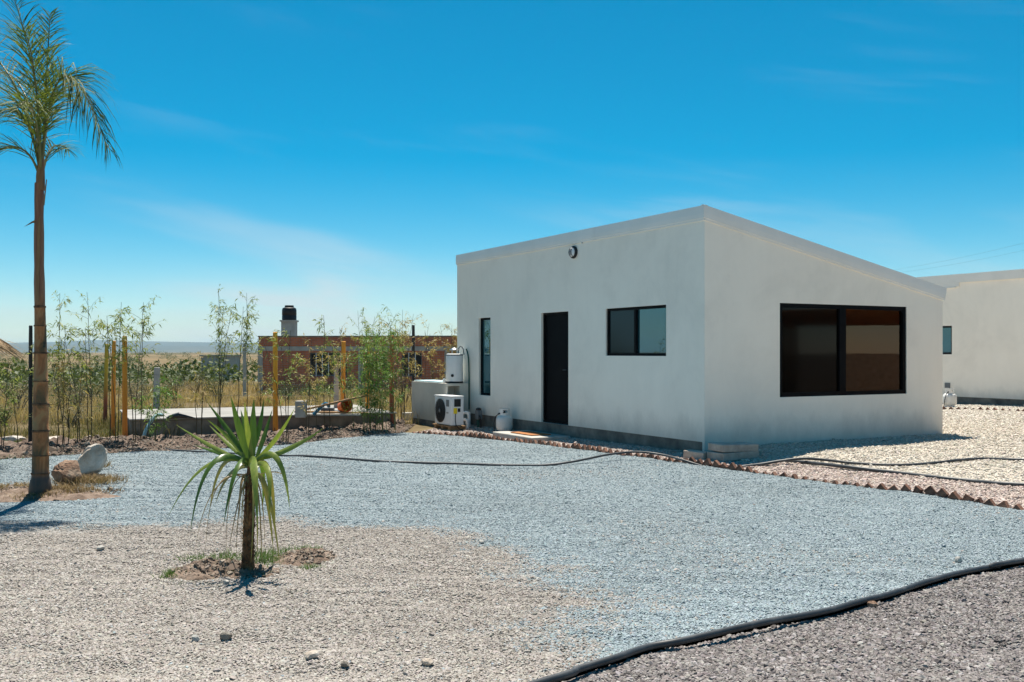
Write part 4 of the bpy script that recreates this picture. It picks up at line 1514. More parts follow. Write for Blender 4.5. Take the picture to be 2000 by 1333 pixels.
    for (px, py, tpy, D, r, m, lab) in posts:
        g = G(px, py) if D is None else Vector(((px - 1000) / F * D, D, T((px - 1000) / F * D, D)))
        h = CZ + (HY - tpy) * g.y / F - g.z
        n = 8
        pr = [(r * (1 + .05 * math.sin(k * 2.1)) * (1.06 - 0.1 * k / n), -0.05 + (h + .05) * k / n) for k in range(n + 1)]
        pr.append((r * .7, h + r * .25))
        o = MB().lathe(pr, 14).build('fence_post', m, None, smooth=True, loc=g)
        o.rotation_euler = (random.gauss(0, .008), random.gauss(0, .008), random.random() * 6)
        tag(o, lab, 'post', 'painted posts of the unfinished fence')
    cps = []
    for (px, tpy, D, lab, hw) in ((305, 718, 23.6, 'mossy grey concrete post behind the left half of the platform', .065), (657, 712, 23.6, 'grey concrete post behind the right half of the platform', .062), (478, 672, 30.0, 'pale grey pole in front of the brick building corner', .05)):
        x = (px - 1000) / F * D
        z = T(x, D)
        h = CZ + (HY - tpy) * D / F - z
        mb = MB()
        mb.add([(-hw, -hw, -.05), (hw, -hw, -.05), (hw, hw, -.05), (-hw, hw, -.05), (-hw * .85, -hw * .85, h), (hw * .85, -hw * .85, h), (hw * .85, hw * .85, h), (-hw * .85, hw * .85, h)],
               [(3, 2, 1, 0), (4, 5, 6, 7), (0, 1, 5, 4), (1, 2, 6, 5), (2, 3, 7, 6), (3, 0, 4, 7)])
        o = mb.build('concrete_post', m_concrete, None, bevel=.012, loc=(x, D, z))
        o.rotation_euler = (0, random.gauss(0, .012), random.gauss(0, .1))
        tag(o, lab, 'post', 'grey posts in the dry field')
        cps.append((x, D, z, h))
    # wire strands along the field edge
    x0, x1 = -13.5, 0.5
    Wf = thing('wire_fence', 'thin wire strands strung across the dry field edge', 'wire fence', (x0, 23.53, T(x0, 23.5)))
    for hz in (0.35, 0.62, 0.88, 1.12):
        pts = [Vector(((x1 - x0) * k / 24, 0, hz + 0.012 * math.cos(k * 1.0) - (T(x0, 23.5)) + T(x0 + (x1 - x0) * k / 24, 23.5))) for k in range(25)]
        MB().tube(pts, 0.0035, 4).build('wire', m_grey, Wf)

    # unfinished brick building
    cx, cy = (505 - 1000) / F * 45.0, 45.0
    zb = T(cx, cy) - 0.15
    ang = R(-4)
    Bd = thing('brick_building', 'unfinished red brick building with concrete band behind the bamboo', 'building', (cx, cy, zb), ang)
    m, nt, b = new_mat('brick_wall')
    tc = nt.nodes.new('ShaderNodeTexCoord')
    sp = nt.nodes.new('ShaderNodeSeparateXYZ')
    nt.links.new(tc.outputs['Object'], sp.inputs[0])
    ad = nt.nodes.new('ShaderNodeMath')
    ad.operation = 'ADD'
    nt.links.new(sp.outputs['X'], ad.inputs[0])
    nt.links.new(sp.outputs['Y'], ad.inputs[1])
    cb = nt.nodes.new('ShaderNodeCombineXYZ')
    nt.links.new(ad.outputs[0], cb.inputs['X'])
    nt.links.new(sp.outputs['Z'], cb.inputs['Y'])
    br = nt.nodes.new('ShaderNodeTexBrick')
    br.inputs['Scale'].default_value = 1.0
    br.inputs['Brick Width'].default_value = 0.27
    br.inputs['Row Height'].default_value = 0.082
    br.inputs['Mortar Size'].default_value = 0.009
    br.inputs['Color1'].default_value = (0.56, 0.17, 0.08, 1)
    br.inputs['Color2'].default_value = (0.45, 0.13, 0.065, 1)
    br.inputs['Mortar'].default_value = (0.30, 0.24, 0.20, 1)
    nt.links.new(cb.outputs[0], br.inputs['Vector'])
    nn = noise_node(nt, tc.outputs['Object'], 1.6, 5, .7)
    nt.links.new(mix_col(nt, .7, br.outputs['Color'], ramp_node(nt, nn, [(.3, (.6, .6, .6)), (.7, (1.15, 1.1, 1.05))]), 'MULTIPLY'), b.inputs['Base Color'])
    b.inputs['Roughness'].default_value = 0.95
    bump_node(nt, br.outputs['Fac'], -0.5, .02, b)
    m_bw = m
    HB = 2.72
    L_, Wd = 11.5, 6.5
    w = MB()
    w1, w2 = (2.35, 4.05, 0.95, 2.02), (6.55, 7.45, 0.95, 2.02)
    panel(w, 'y', 0.0, 0.0, L_, -0.4, lambda s: HB, [w1, w2], 0.16)
    w.add([(0, 0, -.4), (-.25, Wd, -.4), (-.25, Wd, HB + .12), (0, 0, HB)], [(3, 2, 1, 0)][::-1])
    w.add([(L_, 0, -.4), (L_, Wd, -.4), (L_, Wd, HB), (L_, 0, HB)], [(0, 1, 2, 3)])
    w.add([(-.25, Wd, -.4), (L_, Wd, -.4), (L_, Wd, HB), (-.25, Wd, HB)], [(3, 2, 1, 0)])
    w.build('wall', m_bw, Bd)
    MB().bx(.02, L_ - .02, .2, Wd - .05, 2.15, 2.25).build('roof', m_plinth, Bd)
    MB().bx(-.03, L_ + .02, -.025, .12, 2.10, 2.30).build('ring_beam', m_concrete, Bd)
    MB().bx(-.03, L_ + .02, -.02, .14, HB + .002, HB + .06).build('coping', m_plinth, Bd)
    for xx in (0.0, 4.6, 8.5):
        MB().bx(xx - .03, xx + .2, -.03, .1, -.4, 2.098).build('column', m_concrete, Bd)
    for q in (w1, w2):
        wn = frame_bars('y', .10, *q, .045, .05).build('window', m_grey, Bd)
        MB().bx(q[0], q[1], .15, .155, q[2], q[3]).build('pane', m_blackp, wn)
        k = 6 if q is w1 else 3
        for i in range(1, k):
            xx = q[0] + (q[1] - q[0]) * i / k
            MB().bx(xx - .014, xx + .014, .04, .07, q[2], q[3]).build('bar', m_pvc, wn)
    # water tank on its stand on the roof
    tx, ty = (565 - 1000) / F * 48.0, 48.0
    zc = lambda py: CZ + (HY - py) * 48.0 / F
    St = MB().bx(-.32, .32, -.32, .32, zb + 2.25, zc(629)).bx(-.38, .38, -.38, .38, zc(629), zc(626)).build('tank_stand', m_concrete, None, loc=(tx, ty, 0))
    tag(St, 'grey concrete pedestal on the roof of the brick building', 'pedestal')
    Tk = thing('water_tank', 'black plastic water tank on the concrete pedestal', 'water tank', (tx, ty, zc(626) + .003))
    h = zc(597) - zc(626)
    MB().lathe([(.33, 0), (.345, .02), (.345, h * .3), (.335, h * .32), (.345, h * .34), (.345, h * .68), (.32, h * .8), (.21, h * .88)], 28).build('shell', m_blackp, Tk, smooth=True)
    MB().lathe([(.20, h * .88), (.215, h * .885), (.215, h * .985), (.19, h)], 24).build('lid', m_blackp, Tk, smooth=True)
    # small white shed further out
    D = 75.0
    x = (418 - 1000) / F * D
    Sh = thing('white_shed', 'small pale block shed standing out in the dry field', 'shed', (x, D, T(x, D) - .1), R(-5))
    h = CZ + (HY - 696) * D / F - (T(x, D) - .1)
    MB().bx(-1.0, 1.2, 0, 2.2, 0, h).build('wall', m_concrete, Sh)
    MB().bx(-1.1, 1.3, -.1, 2.3, h + .002, h + .1).build('roof', m_concrete, Sh)
    # stones in the weeds
    for i, (px, py, sx, lab) in enumerate(((100, 862, .34, 'flat white stone in the grass right of the palm trunk'), (25, 858, .3, 'pale paving stone at the left edge of the planting bed'), (165, 866, .16, 'small pale stone by the tall bamboo'), (742, 838, .22, 'grey stone at the foot of the rust red post'), (450, 868, .12, 'small stone in the soil bed behind the yucca'))):
        g = G(px, py)
        rock('flat_stone', lab, g, (sx, sx * .6, sx * .28), m_rockw if i != 3 else m_concrete, seed=i + 20, sub=2)


def rock(name, label, loc, size, mat, seed=0, sub=3, rot=(0, 0, 0), rough=.28):
    bm = bmesh.new()
    bmesh.ops.create_icosphere(bm, subdivisions=sub, radius=1.0)
    off = Vector((seed * 7.3, seed * 3.1, 0))
    for v in bm.verts:
        p = v.co.copy()
        n = mnoise.noise(p * 1.1 + off) * 1.3 + mnoise.noise(p * 2.6 + off) * .5 + .22 * mnoise.noise(p * 6 + off)
        v.co = p * (1 + rough * n)
        for ax in range(6):                   # broken facets
            d = mnoise.noise_vector(off + Vector((ax * 3.3, ax * 1.7, ax))).normalized()
            k = v.co.dot(d) - .66
            if k > 0:
                v.co -= d * k * .85
        v.co = Vector((v.co.x * size[0], v.co.y * size[1], v.co.z * size[2]))
    me = bpy.data.meshes.new(name)
    bm.to_mesh(me)
    bm.free()
    me.materials.append(mat)
    o = bpy.data.objects.new(name, me)
    COL.objects.link(o)
    o.location = loc
    o.rotation_euler = rot
    tag(o, label, 'rock')
    return o


build_middle()


def build_vegetation():
    L = 'bamboo planted along the soil bed'
    bamboo('short leafy bamboo at the far left edge of the bed', 18, 884, 700, 3, 55, 220, .2, lsize=1.0)
    bamboo('bamboo climbing around the black post left of the palm', 62, 880, 596, 2, 60, 130, .2)
    bamboo('thin bamboo rising just right of the palm trunk', 106, 874, 574, 2, 70, 200, .3)
    bamboo('short brownish bamboo between palm trunk and tall twin bamboo', 136, 878, 690, 4, 70, 170, .25, m_bamdry)
    bamboo('tall twin bamboo standing left of the three painted posts', 168, 876, 572, 3, 100, 330, .5)
    bamboo('slim bamboo behind the rust red and orange posts', 224, 874, 590, 2, 50, 150, .55)
    bamboo('dark stemmed bamboo fanning out beside the tallest ochre post', 258, 874, 592, 4, 140, 340, .62)
    bamboo('low bushy bamboo in front of the mossy concrete post', 303, 868, 742, 4, 60, 300, .12, m_bamgreen, m_culmg)
    bamboo('small sparse bamboo between low bushy bamboo and yucca', 391, 862, 700, 3, 45, 70, .4, m_bamdry)
    bamboo('tall slender bamboo with wide loose top left of yucca', 434, 860, 566, 4, 110, 330, .5)
    bamboo('slender bamboo in front of the brick building corner', 480, 862, 572, 2, 110, 300, .45)
    bamboo('leafy bamboo right of the bright yellow orange post', 562, 864, 645, 3, 110, 190, .3, m_bam)
    bamboo('brown leaved bamboo beside the concrete stub', 606, 856, 668, 3, 80, 200, .3, m_bamdry)
    bamboo('dark bamboo with a tufted top above the roofline', 638, 850, 616, 2, 26, 170, .35, m_bam)
    bamboo('yellowing bamboo behind the orange bucket', 690, 0, 640, 5, 110, 280, .3, m_bamdry, None, 22.6)
    bamboo('dense bright green bamboo clump beside the rust red post', 738, 845, 640, 18, 62, 2300, .10, m_bamgreen, m_culmg, rad=.007, lsize=.9)
    bamboo('airy yellow green bamboo topping the dense clump', 728, 0, 606, 6, 130, 620, .5, m_bam, m_culmg, 22.4)
    bamboo('pale bamboo between the rust red post and black post', 790, 0, 606, 7, 90, 460, .3, m_bamdry, None, 23.8)
    bamboo('brown dry bamboo standing behind the cistern', 838, 0, 632, 5, 90, 240, .3, m_bamdry, None, 25.0)
    bamboo('dry bamboo rising behind the water heater at the wall', 880, 0, 602, 5, 80, 420, .4, m_bamdry, None, 25.6)
    bamboo('thin young bamboo behind the platform by the yellow post', 508, 0, 700, 3, 90, 130, .3, m_bamdry, None, 24.5)
    # shrubs in the field
    data = [(30, 30, 60, 95, 900, m_bush, 'green shrub at the far left of the field'), (120, 34, 45, 70, 700, m_bushg, 'grey green shrub behind the tall twin bamboo'), (155, 29, 28, 62, 600, m_bushg, 'silvery shrub behind the painted posts'),
            (195, 24.5, 24, 42, 500, m_grass, 'low green shrub at the foot of the rust red post'), (345, 38, 44, 66, 1000, m_bush, 'dark green shrub behind the mossy concrete post'), (290, 45, 40, 62, 800, m_bush, 'broad shrub behind the tallest ochre post'),
            (425, 42, 32, 62, 900, m_bush, 'round green shrub left of the brick building'), (385, 50, 40, 52, 700, m_bushg, 'grey shrub in front of the white shed'), (240, 55, 46, 44, 700, m_bush, 'distant shrub beyond the painted posts'),
            (85, 60, 60, 46, 800, m_bushg, 'wide distant shrub behind the palm trunk'), (15, 48, 44, 50, 700, m_bush, 'distant shrub beside the thatched roof edge'), (560, 36, 38, 44, 700, m_bush, 'low shrub along the brick wall behind yellow orange post'),
            (620, 35, 34, 46, 700, m_grass, 'fresh green weeds along the brick wall'), (700, 34, 40, 50, 700, m_bush, 'shrub along the brick wall behind the green bamboo'), (790, 27, 26, 80, 700, m_bushg, 'dark brown shrub behind the rust red post'),
            (185, 47, 40, 40, 600, m_bush, 'small distant shrub left of the painted posts'),
            (75, 23.5, 34, 74, 800, m_bushg, 'brown green shrub behind the black post'), (8, 22.5, 30, 66, 700, m_bush, 'leafy shrub behind the short bamboo at the far left'), (140, 22.0, 30, 60, 700, m_bushg, 'brownish shrub behind the short brownish bamboo'),
            (110, 27, 40, 70, 800, m_bush, 'dark shrub between the palm trunk and tall twin bamboo'), (270, 31, 40, 60, 700, m_bushg, 'dry shrub behind the dark stemmed bamboo'), (182, 32, 34, 66, 700, m_bush, 'dark shrub directly behind the rust red post'),
            (40, 26, 30, 74, 700, m_bushg, 'dry twiggy shrub left of the black post'), (330, 27, 34, 34, 500, m_bushg, 'low dry shrub behind the platform and mossy post'), (590, 27, 36, 36, 600, m_bush, 'low dark shrub behind the concrete stub')]
    for (px, D, r, h, n, m, lab) in data:
        bush(lab, px, D, r, h, int(n * (.9 if D < 28 else 2.2)), m, leaf=.03 if D < 28 else .042)
    # weeds at the foot of the gable wall
    for (px, py, s, lab) in ((1455, 866, 11, 'small dark weed behind the stacked blocks'), (1625, 856, 14, 'tallest weed growing at the foot of the gable wall'), (1780, 849, 11, 'weed growing near the far end of the gable wall'), (1545, 862, 8, 'tiny weed between the blocks and tallest weed')):
        g = G(px, py)
        bush(lab, px, g.y + .0, s, s * 1.7, 260, m_bush, group='weeds along the gable wall', name='weed', leaf=.035)


build_vegetation()


def grass_stuff(name, label, x, y, h, w, mat, lean=.4):
    v, f = blades(x, y, terrain(x, y) - .02, h, w, lean)
    o = mesh_np(name, v, f, mat)
    tag(o, label, 'grass', kind='stuff')
    return o


def build_grass():
    n = 60000
    y = 22.6 * (58 / 22.6) ** rng.random(n)
    x = (rng.random(n) * 1.02 - 1.0) * y * .56
    k = fbm(x * .22, y * .22, 4) + .35 * fbm(x * 1.2, y * 1.2, 2) > -.12
    mound = np.exp(-(((x + 6.3) / 1.3) ** 2 + ((y - 27) / 1.2) ** 2))
    x, y, mound = x[k], y[k], mound[k]
    h = rng.uniform(.14, .42, len(x)) + .35 * mound
    grass_stuff('dry_grass', 'golden dry grass covering the field behind the platform', x, y, h, rng.uniform(.008, .02, len(x)) * (y / 25), m_dry, .6)
    n = 16000
    y = rng.uniform(18.6, 25.5, n)
    x = rng.uniform(-13.5, -6.6, n)
    k = fbm(x * .7 + 3, y * .7, 4) > -.02
    x, y = x[k], y[k]
    grass_stuff('field_grass', 'olive brown grass between the bamboo bed and the field', x, y, rng.uniform(.06, .30, len(x)), rng.uniform(.006, .014, len(x)), leaf_mat('olive_grass', [(.06, .075, .025), (.15, .13, .05), (.34, .26, .13)], .8, .3), .8)
    # golden heap of straw by the building corner
    nn = 4200
    a, q = rng.random(nn) * 6.283, rng.random(nn) ** .5
    cx, cy = (505 - 1000) / F * 26.5, 26.5
    xx, yy = cx + q * np.cos(a) * 1.05, cy + q * np.sin(a) * .7
    v, f = blades(xx, yy, terrain(xx, yy) - .03 + .42 * (1 - q) ** .8, rng.uniform(.12, .34, nn), rng.uniform(.008, .016, nn), .9)
    o = mesh_np('straw_heap', v, f, m_dry)
    tag(o, 'golden heap of straw in front of the brick building corner', 'straw', kind='stuff')
    # green grass among the bed, yucca and yard edge
    X, Y, Hh = [], [], []

    def tuft(px, py, rx, n_, h_, ry=None):
        g = G(px, py)
        X.append(g.x + rng.normal(0, rx, n_))
        Y.append(g.y + rng.normal(0, ry or rx, n_))
        Hh.append(rng.uniform(.5, 1.2, n_) * h_)
    for px, py, rx, n_, h_ in ((40, 868, .5, 700, .07), (130, 862, .45, 600, .07), (10, 892, .35, 500, .06), (90, 884, .35, 350, .05), (180, 884, .25, 250, .05), (35, 905, .3, 160, .04), (215, 848, .3, 300, .12), (430, 866, .25, 250, .08),
                               (545, 862, .2, 200, .09), (690, 862, .3, 200, .05), (830, 856, .3, 150, .03), (340, 866, .3, 250, .07), (1345, 882, .12, 120, .06), (1385, 898, .1, 60, .04), (300, 862, .4, 300, .08)):
        tuft(px, py, rx, n_, h_)
    for px, py, rx, n_, h_ in ((340, 1126, .045, 330, .065), (378, 1092, .06, 260, .045), (595, 1077, .06, 260, .06), (605, 1110, .045, 200, .045), (360, 1138, .08, 160, .03), (440, 1090, .08, 240, .06), (530, 1085, .08, 300, .07), (640, 1100, .06, 60, .03), (520, 1098, .07, 260, .07), (450, 1100, .08, 200, .06),
                               (430, 1145, .05, 70, .03), (300, 1135, .08, 50, .022), (570, 1160, .04, 40, .03), (470, 1120, .1, 120, .05), (690, 1085, .05, 30, .02), (560, 1130, .1, 60, .025)):
        tuft(px, py, rx, n_, h_)
    x, y, h = map(np.concatenate, (X, Y, Hh))
    grass_stuff('green_grass', 'short green grass tufts in the soil and gravel', x, y, h, rng.uniform(.004, .009, len(x)), m_grass, .9)
    # straw round the palm foot
    X.clear(); Y.clear(); Hh.clear()
    for px, py, rx, n_, h_ in ((40, 962, .20, 600, .05), (120, 966, .20, 900, .07), (165, 948, .18, 800, .09), (198, 945, .12, 420, .08), (70, 974, .15, 360, .05), (185, 918, .1, 320, .10), (20, 958, .15, 300, .05)):
        tuft(px, py, rx, n_, h_, rx * .7)
    x, y, h = map(np.concatenate, (X, Y, Hh))
    v, f = blades(x, y, terrain(x, y) + .03, h, rng.uniform(.004, .008, len(x)), 1.6)
    o = mesh_np('straw_grass', v, f, leaf_mat('brown_straw', [(.10, .065, .03), (.22, .15, .075), (.40, .30, .16)], .9, .2))
    tag(o, 'dry straw grass around the foot of the palm', 'grass', kind='stuff')
    # far scrub that reads as one mass
    vs, fs, o_ = [], [], 0
    n = 520
    for i in range(n):
        u = random.random()
        D = 50 * (2600 / 50) ** u
        x = random.uniform(-.62, .12) * D
        if random.random() < .35:
            D = random.choice((110, 190, 420, 1500, 2300)) * random.uniform(.94, 1.06)
            x = random.uniform(-.62, .12) * D
        r = random.uniform(.8, 2.2) * (1 + D / 420)
        h = random.uniform(.7, 1.7) * (1 + D / 700)
        m_ = 150
        a, q = rng.random(m_) * 6.283, rng.random(m_) ** .5
        p = np.c_[x + r * q * np.cos(a), D + r * q * np.sin(a), T(x, D) + h * rng.random(m_) * (1.1 - .6 * q)]
        v, f = leaf_quads(p, rng.normal(0, 1, (m_, 3)), rng.uniform(.14, .3, m_) * h, rng.uniform(.10, .2, m_) * h, 0)
        vs.append(v)
        fs.append(f + o_)
        o_ += len(v)
    o = mesh_np('scrub_vegetation', np.concatenate(vs), np.concatenate(fs), m_bush)
    tag(o, 'dark scrub scattered over the far plain', 'scrub', kind='stuff')


build_grass()


def build_hills():
    m = M('hill_slope', [(0.3, (0.045, 0.05, 0.04)), (0.7, (0.09, 0.085, 0.065))], .0016, 1.0)
    for k, (D, z0, amp, seed) in enumerate(((9500, 70, 26, 1.0), (12500, 118, 34, 5.0))):
        nx, ny = 240, 10
        xs = np.linspace(-15500, 15500, nx)
        ys = np.linspace(0, 1, ny)
        Xg, Yg = np.meshgrid(xs, ys)
        ridge = z0 + amp * fbm(Xg / 2600 + seed, Xg * 0 + seed, 5) + (28 if k else 14) * np.exp(-((Xg + 5600) / 1500) ** 2)
        z = -6 + (ridge + 6) * np.sin(np.pi * Yg) ** .9 * (1 + .12 * fbm(Xg / 700, Yg * 3 + seed, 3))
        i, j = np.meshgrid(np.arange(nx - 1), np.arange(ny - 1))
        q = (j * nx + i).ravel()
        o = mesh_np('hills', np.c_[Xg.ravel(), (D + Yg * 2200).ravel(), z.ravel()], np.c_[q, q + 1, q + nx + 1, q + nx], m, smooth=True)
        o['kind'] = 'structure'


build_hills()
# --- PART 5 ---


# ------------------------------------------------------------------ palm
def bez(p0, p1, p2, t):
    return p0 * (1 - t) ** 2 + p1 * 2 * t * (1 - t) + p2 * t * t


def trunk_mat():
    m, nt, b = new_mat('palm_trunk')
    v = mapped(nt, (5, 5, 2.2))
    f = noise_node(nt, v, 1.25, 6, .6, .8)
    col = ramp_node(nt, f, [(.33, (.020, .018, .008)), (.42, (.13, .07, .02)), (.49, (.27, .10, .028)), (.57, (.34, .17, .062)), (.67, (.18, .16, .06))])
    sp = nt.nodes.new('ShaderNodeSeparateXYZ')
    tc = nt.nodes.new('ShaderNodeTexCoord')
    nt.links.new(tc.outputs['Object'], sp.inputs[0])
    # weathered grey foot
    mr = nt.nodes.new('ShaderNodeMapRange')
    nt.links.new(sp.outputs['Z'], mr.inputs['Value'])
    mr.inputs['From Min'].default_value = .20
    mr.inputs['From Max'].default_value = .30
    mr.inputs['To Min'].default_value = .85
    mr.inputs['To Max'].default_value = 0
    col = mix_col(nt, mr.outputs[0], col, (.055, .045, .04))
    # reddish fibrous upper stem
    mr2 = nt.nodes.new('ShaderNodeMapRange')
    nt.links.new(sp.outputs['Z'], mr2.inputs['Value'])
    mr2.inputs['From Min'].default_value = 2.0
    mr2.inputs['From Max'].default_value = 2.2
    v3 = mapped(nt, (14, 14, .7))
    f3 = noise_node(nt, v3, 1.4, 6, .7)
    col = mix_col(nt, mr2.outputs[0], col, ramp_node(nt, f3, [(.3, (.06, .028, .016)), (.5, (.20, .085, .045)), (.7, (.36, .19, .10))]))
    nt.links.new(col, b.inputs['Base Color'])
    b.inputs['Roughness'].default_value = .6
    bump_node(nt, f, .5, .01, b)
    return m


def build_palm():
    g = G(78, 968)
    D = g.y
    Pm = thing('palm_tree', 'young palm with ringed orange brown trunk and feathery crown', 'palm', g)

    def Q(px, py, off=0.0):
        return P(px, py, D + off) - g
    z = lambda py: CZ + (HY - py) * D / F - g.z
    m_t = trunk_mat()
    rings = [925, 890, 842, 790, 745, 690, 637, 600]
    prof = [(.130, -.05), (.120, .03), (.112, .10), (.100, .17), (.092, z(935))]
    radii = [.090, .086, .083, .080, .074, .067, .060, .056]
    for r, rad in zip(rings, radii):
        zz = z(r)
        prof += [(rad - .001, zz - .012), (rad + .003, zz - .004), (rad + .003, zz + .006), (rad - .003, zz + .014)]
    prof.sort(key=lambda q: q[1])
    top = z(358)
    for k in range(8):
        t = k / 7
        prof.append((.054 - .008 * t + .003 * math.sin(k * 2.2), z(585) + (top - z(585)) * t))
    tr = MB()
    n = 20
    vs, fs = [], []
    for (r, zz) in prof:
        cx = .010 * math.sin(zz * 1.6)
        for k in range(n):
            a = 2 * math.pi * k / n
            rr = r * (1 + .02 * math.sin(3 * a + zz * 4))
            vs.append((cx + rr * math.cos(a), rr * math.sin(a), zz))
    for i in range(len(prof) - 1):
        for k in range(n):
            k2 = (k + 1) % n
            fs.append((i * n + k, i * n + k2, (i + 1) * n + k2, (i + 1) * n + k))
    fs.append(tuple((len(prof) - 1) * n + k for k in range(n)))
    tr.add(vs, fs)
    tr.build('trunk', m_t, Pm, smooth=True, sharp=60)
    m_scar = M('leaf_scar', [(.3, (.05, .028, .016)), (.7, (.19, .10, .05))], 18, .85, .5, 60)
    for r, rad in zip(rings, radii):
        zz = z(r)
        cx = .010 * math.sin(zz * 1.6)
        hgt = random.uniform(.010, .024)
        MB().lathe([(rad + .0015, zz - hgt * .5), (rad + .0055, zz - hgt * .2), (rad + .0055, zz + hgt * .25), (rad + .001, zz + hgt * .6)], 24, c=(cx, 0, 0)).build('leaf_scar', m_scar, Pm, smooth=True)
    m_sheath = M('palm_sheath', [(0.3, (.10, .05, .025)), (0.6, (.26, .15, .07)), (.8, (.24, .22, .09))], 3, .6, .5, 20, stretch=(6, 6, .6))
    sh = MB()
    sh.tube([Q(79, 372), Q(79, 345), Q(80, 320), Q(81, 290)], [.047, .045, .036, .022], 12)
    sh.build('crown_shaft', m_sheath, Pm, smooth=True)
    sc = MB()                                      # split dry sheaths
    sc.add([Q(72, 436, -.03), Q(73, 428, -.03), Q(62, 433, -.06), Q(64, 436, -.06), Q(52, 440, -.09), Q(46, 444, -.1)], [(0, 1, 2, 3), (3, 2, 4), (3, 4, 5)])
    sc.add([Q(84, 400, -.05), Q(90, 350, -.06), Q(92, 352, -.03), Q(87, 402, -.03)], [(0, 1, 2, 3)])
    sc.add([Q(69, 585, -.05), Q(73, 430, -.065), Q(79, 420, -.07), Q(76, 590, -.06)], [(0, 1, 2, 3)])
    sc.build('dry_sheath', m_sheath, Pm)
    m_fr = leaf_mat('palm_leaflet', [(.018, .036, .010), (.055, .09, .018), (.15, .18, .03), (.34, .32, .07)], .68, .38)
    m_rach = M('palm_rachis', [(0.3, (.06, .065, .02)), (0.7, (.20, .19, .07))], 5, .5)
    fr = [((80, 335, 0), (105, -10, -.15), (210, 288, -.35), .33, 1.0, 130), ((79, 335, 0), (86, 150, .1), (14, -40, .2), .30, 1.0, 80), ((82, 335, 0), (92, 120, .35), (98, 28, .5), .22, .9, 56),
          ((78, 338, 0), (46, 110, -.2), (-70, 300, -.5), .33, 1.0, 76), ((78, 336, 0), (40, 80, .3), (-110, 60, .6), .34, 1.0, 56), ((77, 345, 0), (52, 255, -.15), (-25, 305, -.3), .30, .9, 46),
          ((82, 345, 0), (96, 262, .25), (132, 292, .5), .24, .8, 34), ((80, 338, 0), (70, 150, -.45), (34, 215, -1.0), .30, .95, 52), ((81, 338, 0), (98, 140, .5), (128, 190, 1.1), .28, .95, 50),
          ((79, 336, 0), (58, 100, .5), (-30, 150, 1.0), .30, .95, 50), ((80, 336, 0), (74, 120, -.3), (48, 60, -.55), .28, .9, 46)]
    for fi, (a, b_, c, ll, sc_, npair) in enumerate(fr):
        dm = 2.0 if fi in (0, 3) else 0.8
        p0, p1, p2 = Q(*a), Q(*b_), Q(*c)
        pts = [bez(p0, p1, p2, k / 24) for k in range(25)]
        o = MB().tube(pts, [.014 * (1 - .88 * k / 24) + .0015 for k in range(25)], 6).build('frond', m_rach, Pm, smooth=True)
        v, f = [], []
        for i in range(npair):
            t = .17 + .83 * i / (npair - 1)
            p = bez(p0, p1, p2, t)
            d = (bez(p0, p1, p2, min(t + .01, 1.0)) - bez(p0, p1, p2, t - .01)).normalized()
            side = d.cross(Vector((0, 0, 1)))
            if side.length < .15:
                side = d.cross(Vector((0.3, 1, 0)))
            side.normalize()
            up = side.cross(d).normalized()
            prof_l = ll * sc_ * (1.0 if fi else 1.15) * (.35 + .95 * math.sin(math.pi * min(1, .12 + .84 * t)) ** .8) * 1.45
            for s in (-1, 1):
                if random.random() < .14:
                    continue
                L_ = prof_l * random.uniform(.8, 1.12)
                ax = (side * s * random.uniform(.5, .95) + d * random.uniform(.7, 1.3) + up * random.uniform(-.5, .6)).normalized()
                wv = ax.cross(up + side * s * random.uniform(-.6, .6)).normalized() * random.uniform(.0035, .0065)
                q = [p]
                cur, dirn = p.copy(), ax.copy()
                for k in range(4):
                    dirn = (dirn + Vector((0, 0, -1)) * random.uniform(.05, .34) * dm * (.35 + .55 * k)).normalized()
                    cur = cur + dirn * L_ / 4
                    q.append(cur.copy())
                o0 = len(v)
                for k, ww in enumerate((.5, 1, .9, .55)):
                    v += [q[k] - wv * ww, q[k] + wv * ww]
                v.append(q[4])
                for k in range(3):
                    f.append((o0 + 2 * k, o0 + 2 * k + 1, o0 + 2 * k + 3, o0 + 2 * k + 2))
                f.append((o0 + 6, o0 + 7, o0 + 8))
        lf_ = MB()
        lf_.v, lf_.f, lf_.mi = v, f, [0] * len(f)
        lo = lf_.build('leaflets', m_fr, o)
        lo['kind'] = 'stuff'
    # soil mound at the foot and the two rocks
    n = 46
    xs, ys = np.linspace(-1.15, .85, n), np.linspace(-.42, .5, 26)
    Xg, Yg = np.meshgrid(xs, ys)
    wx, wy = Xg + g.x + .08, Yg + g.y
    fall = np.clip(1 - ((Xg + .15) / .98) ** 2 - (Yg / .42) ** 2, 0, 1)
    zz = terrain(wx, wy) - .015 + .075 * fall ** .6 * (.75 + .9 * fbm(wx * 3, wy * 3, 4)) + .012 * fbm(wx * 14, wy * 14, 2) * (fall > 0)
    i, j = np.meshgrid(np.arange(n - 1), np.arange(25))
    q = (j * n + i).ravel()
    ff = np.c_[q, q + 1, q + n + 1, q + n]
    keep = (fall.ravel()[ff] > .015).all(axis=1)
    o = mesh_np('soil_mound', np.c_[wx.ravel(), wy.ravel(), zz.ravel()], ff[keep], m_redsoil, smooth=True)
    tag(o, 'low mound of reddish soil around the palm foot', 'mound', kind='structure')
    r = G(128, 950)
    rock('brown_rock', 'rounded brown rock at the foot of the palm', (r.x, r.y + .05, r.z + .135), (.185, .17, .155), m_rockb, 3, 5, (.1, .25, .4))
    r = G(166, 935)
    rock('pale_rock', 'large pale angular rock leaning on the brown rock', (r.x, r.y + .22, r.z + .19), (.19, .17, .215), m_rockw, 9, 5, (.2, .35, 1.0), .24)


build_palm()


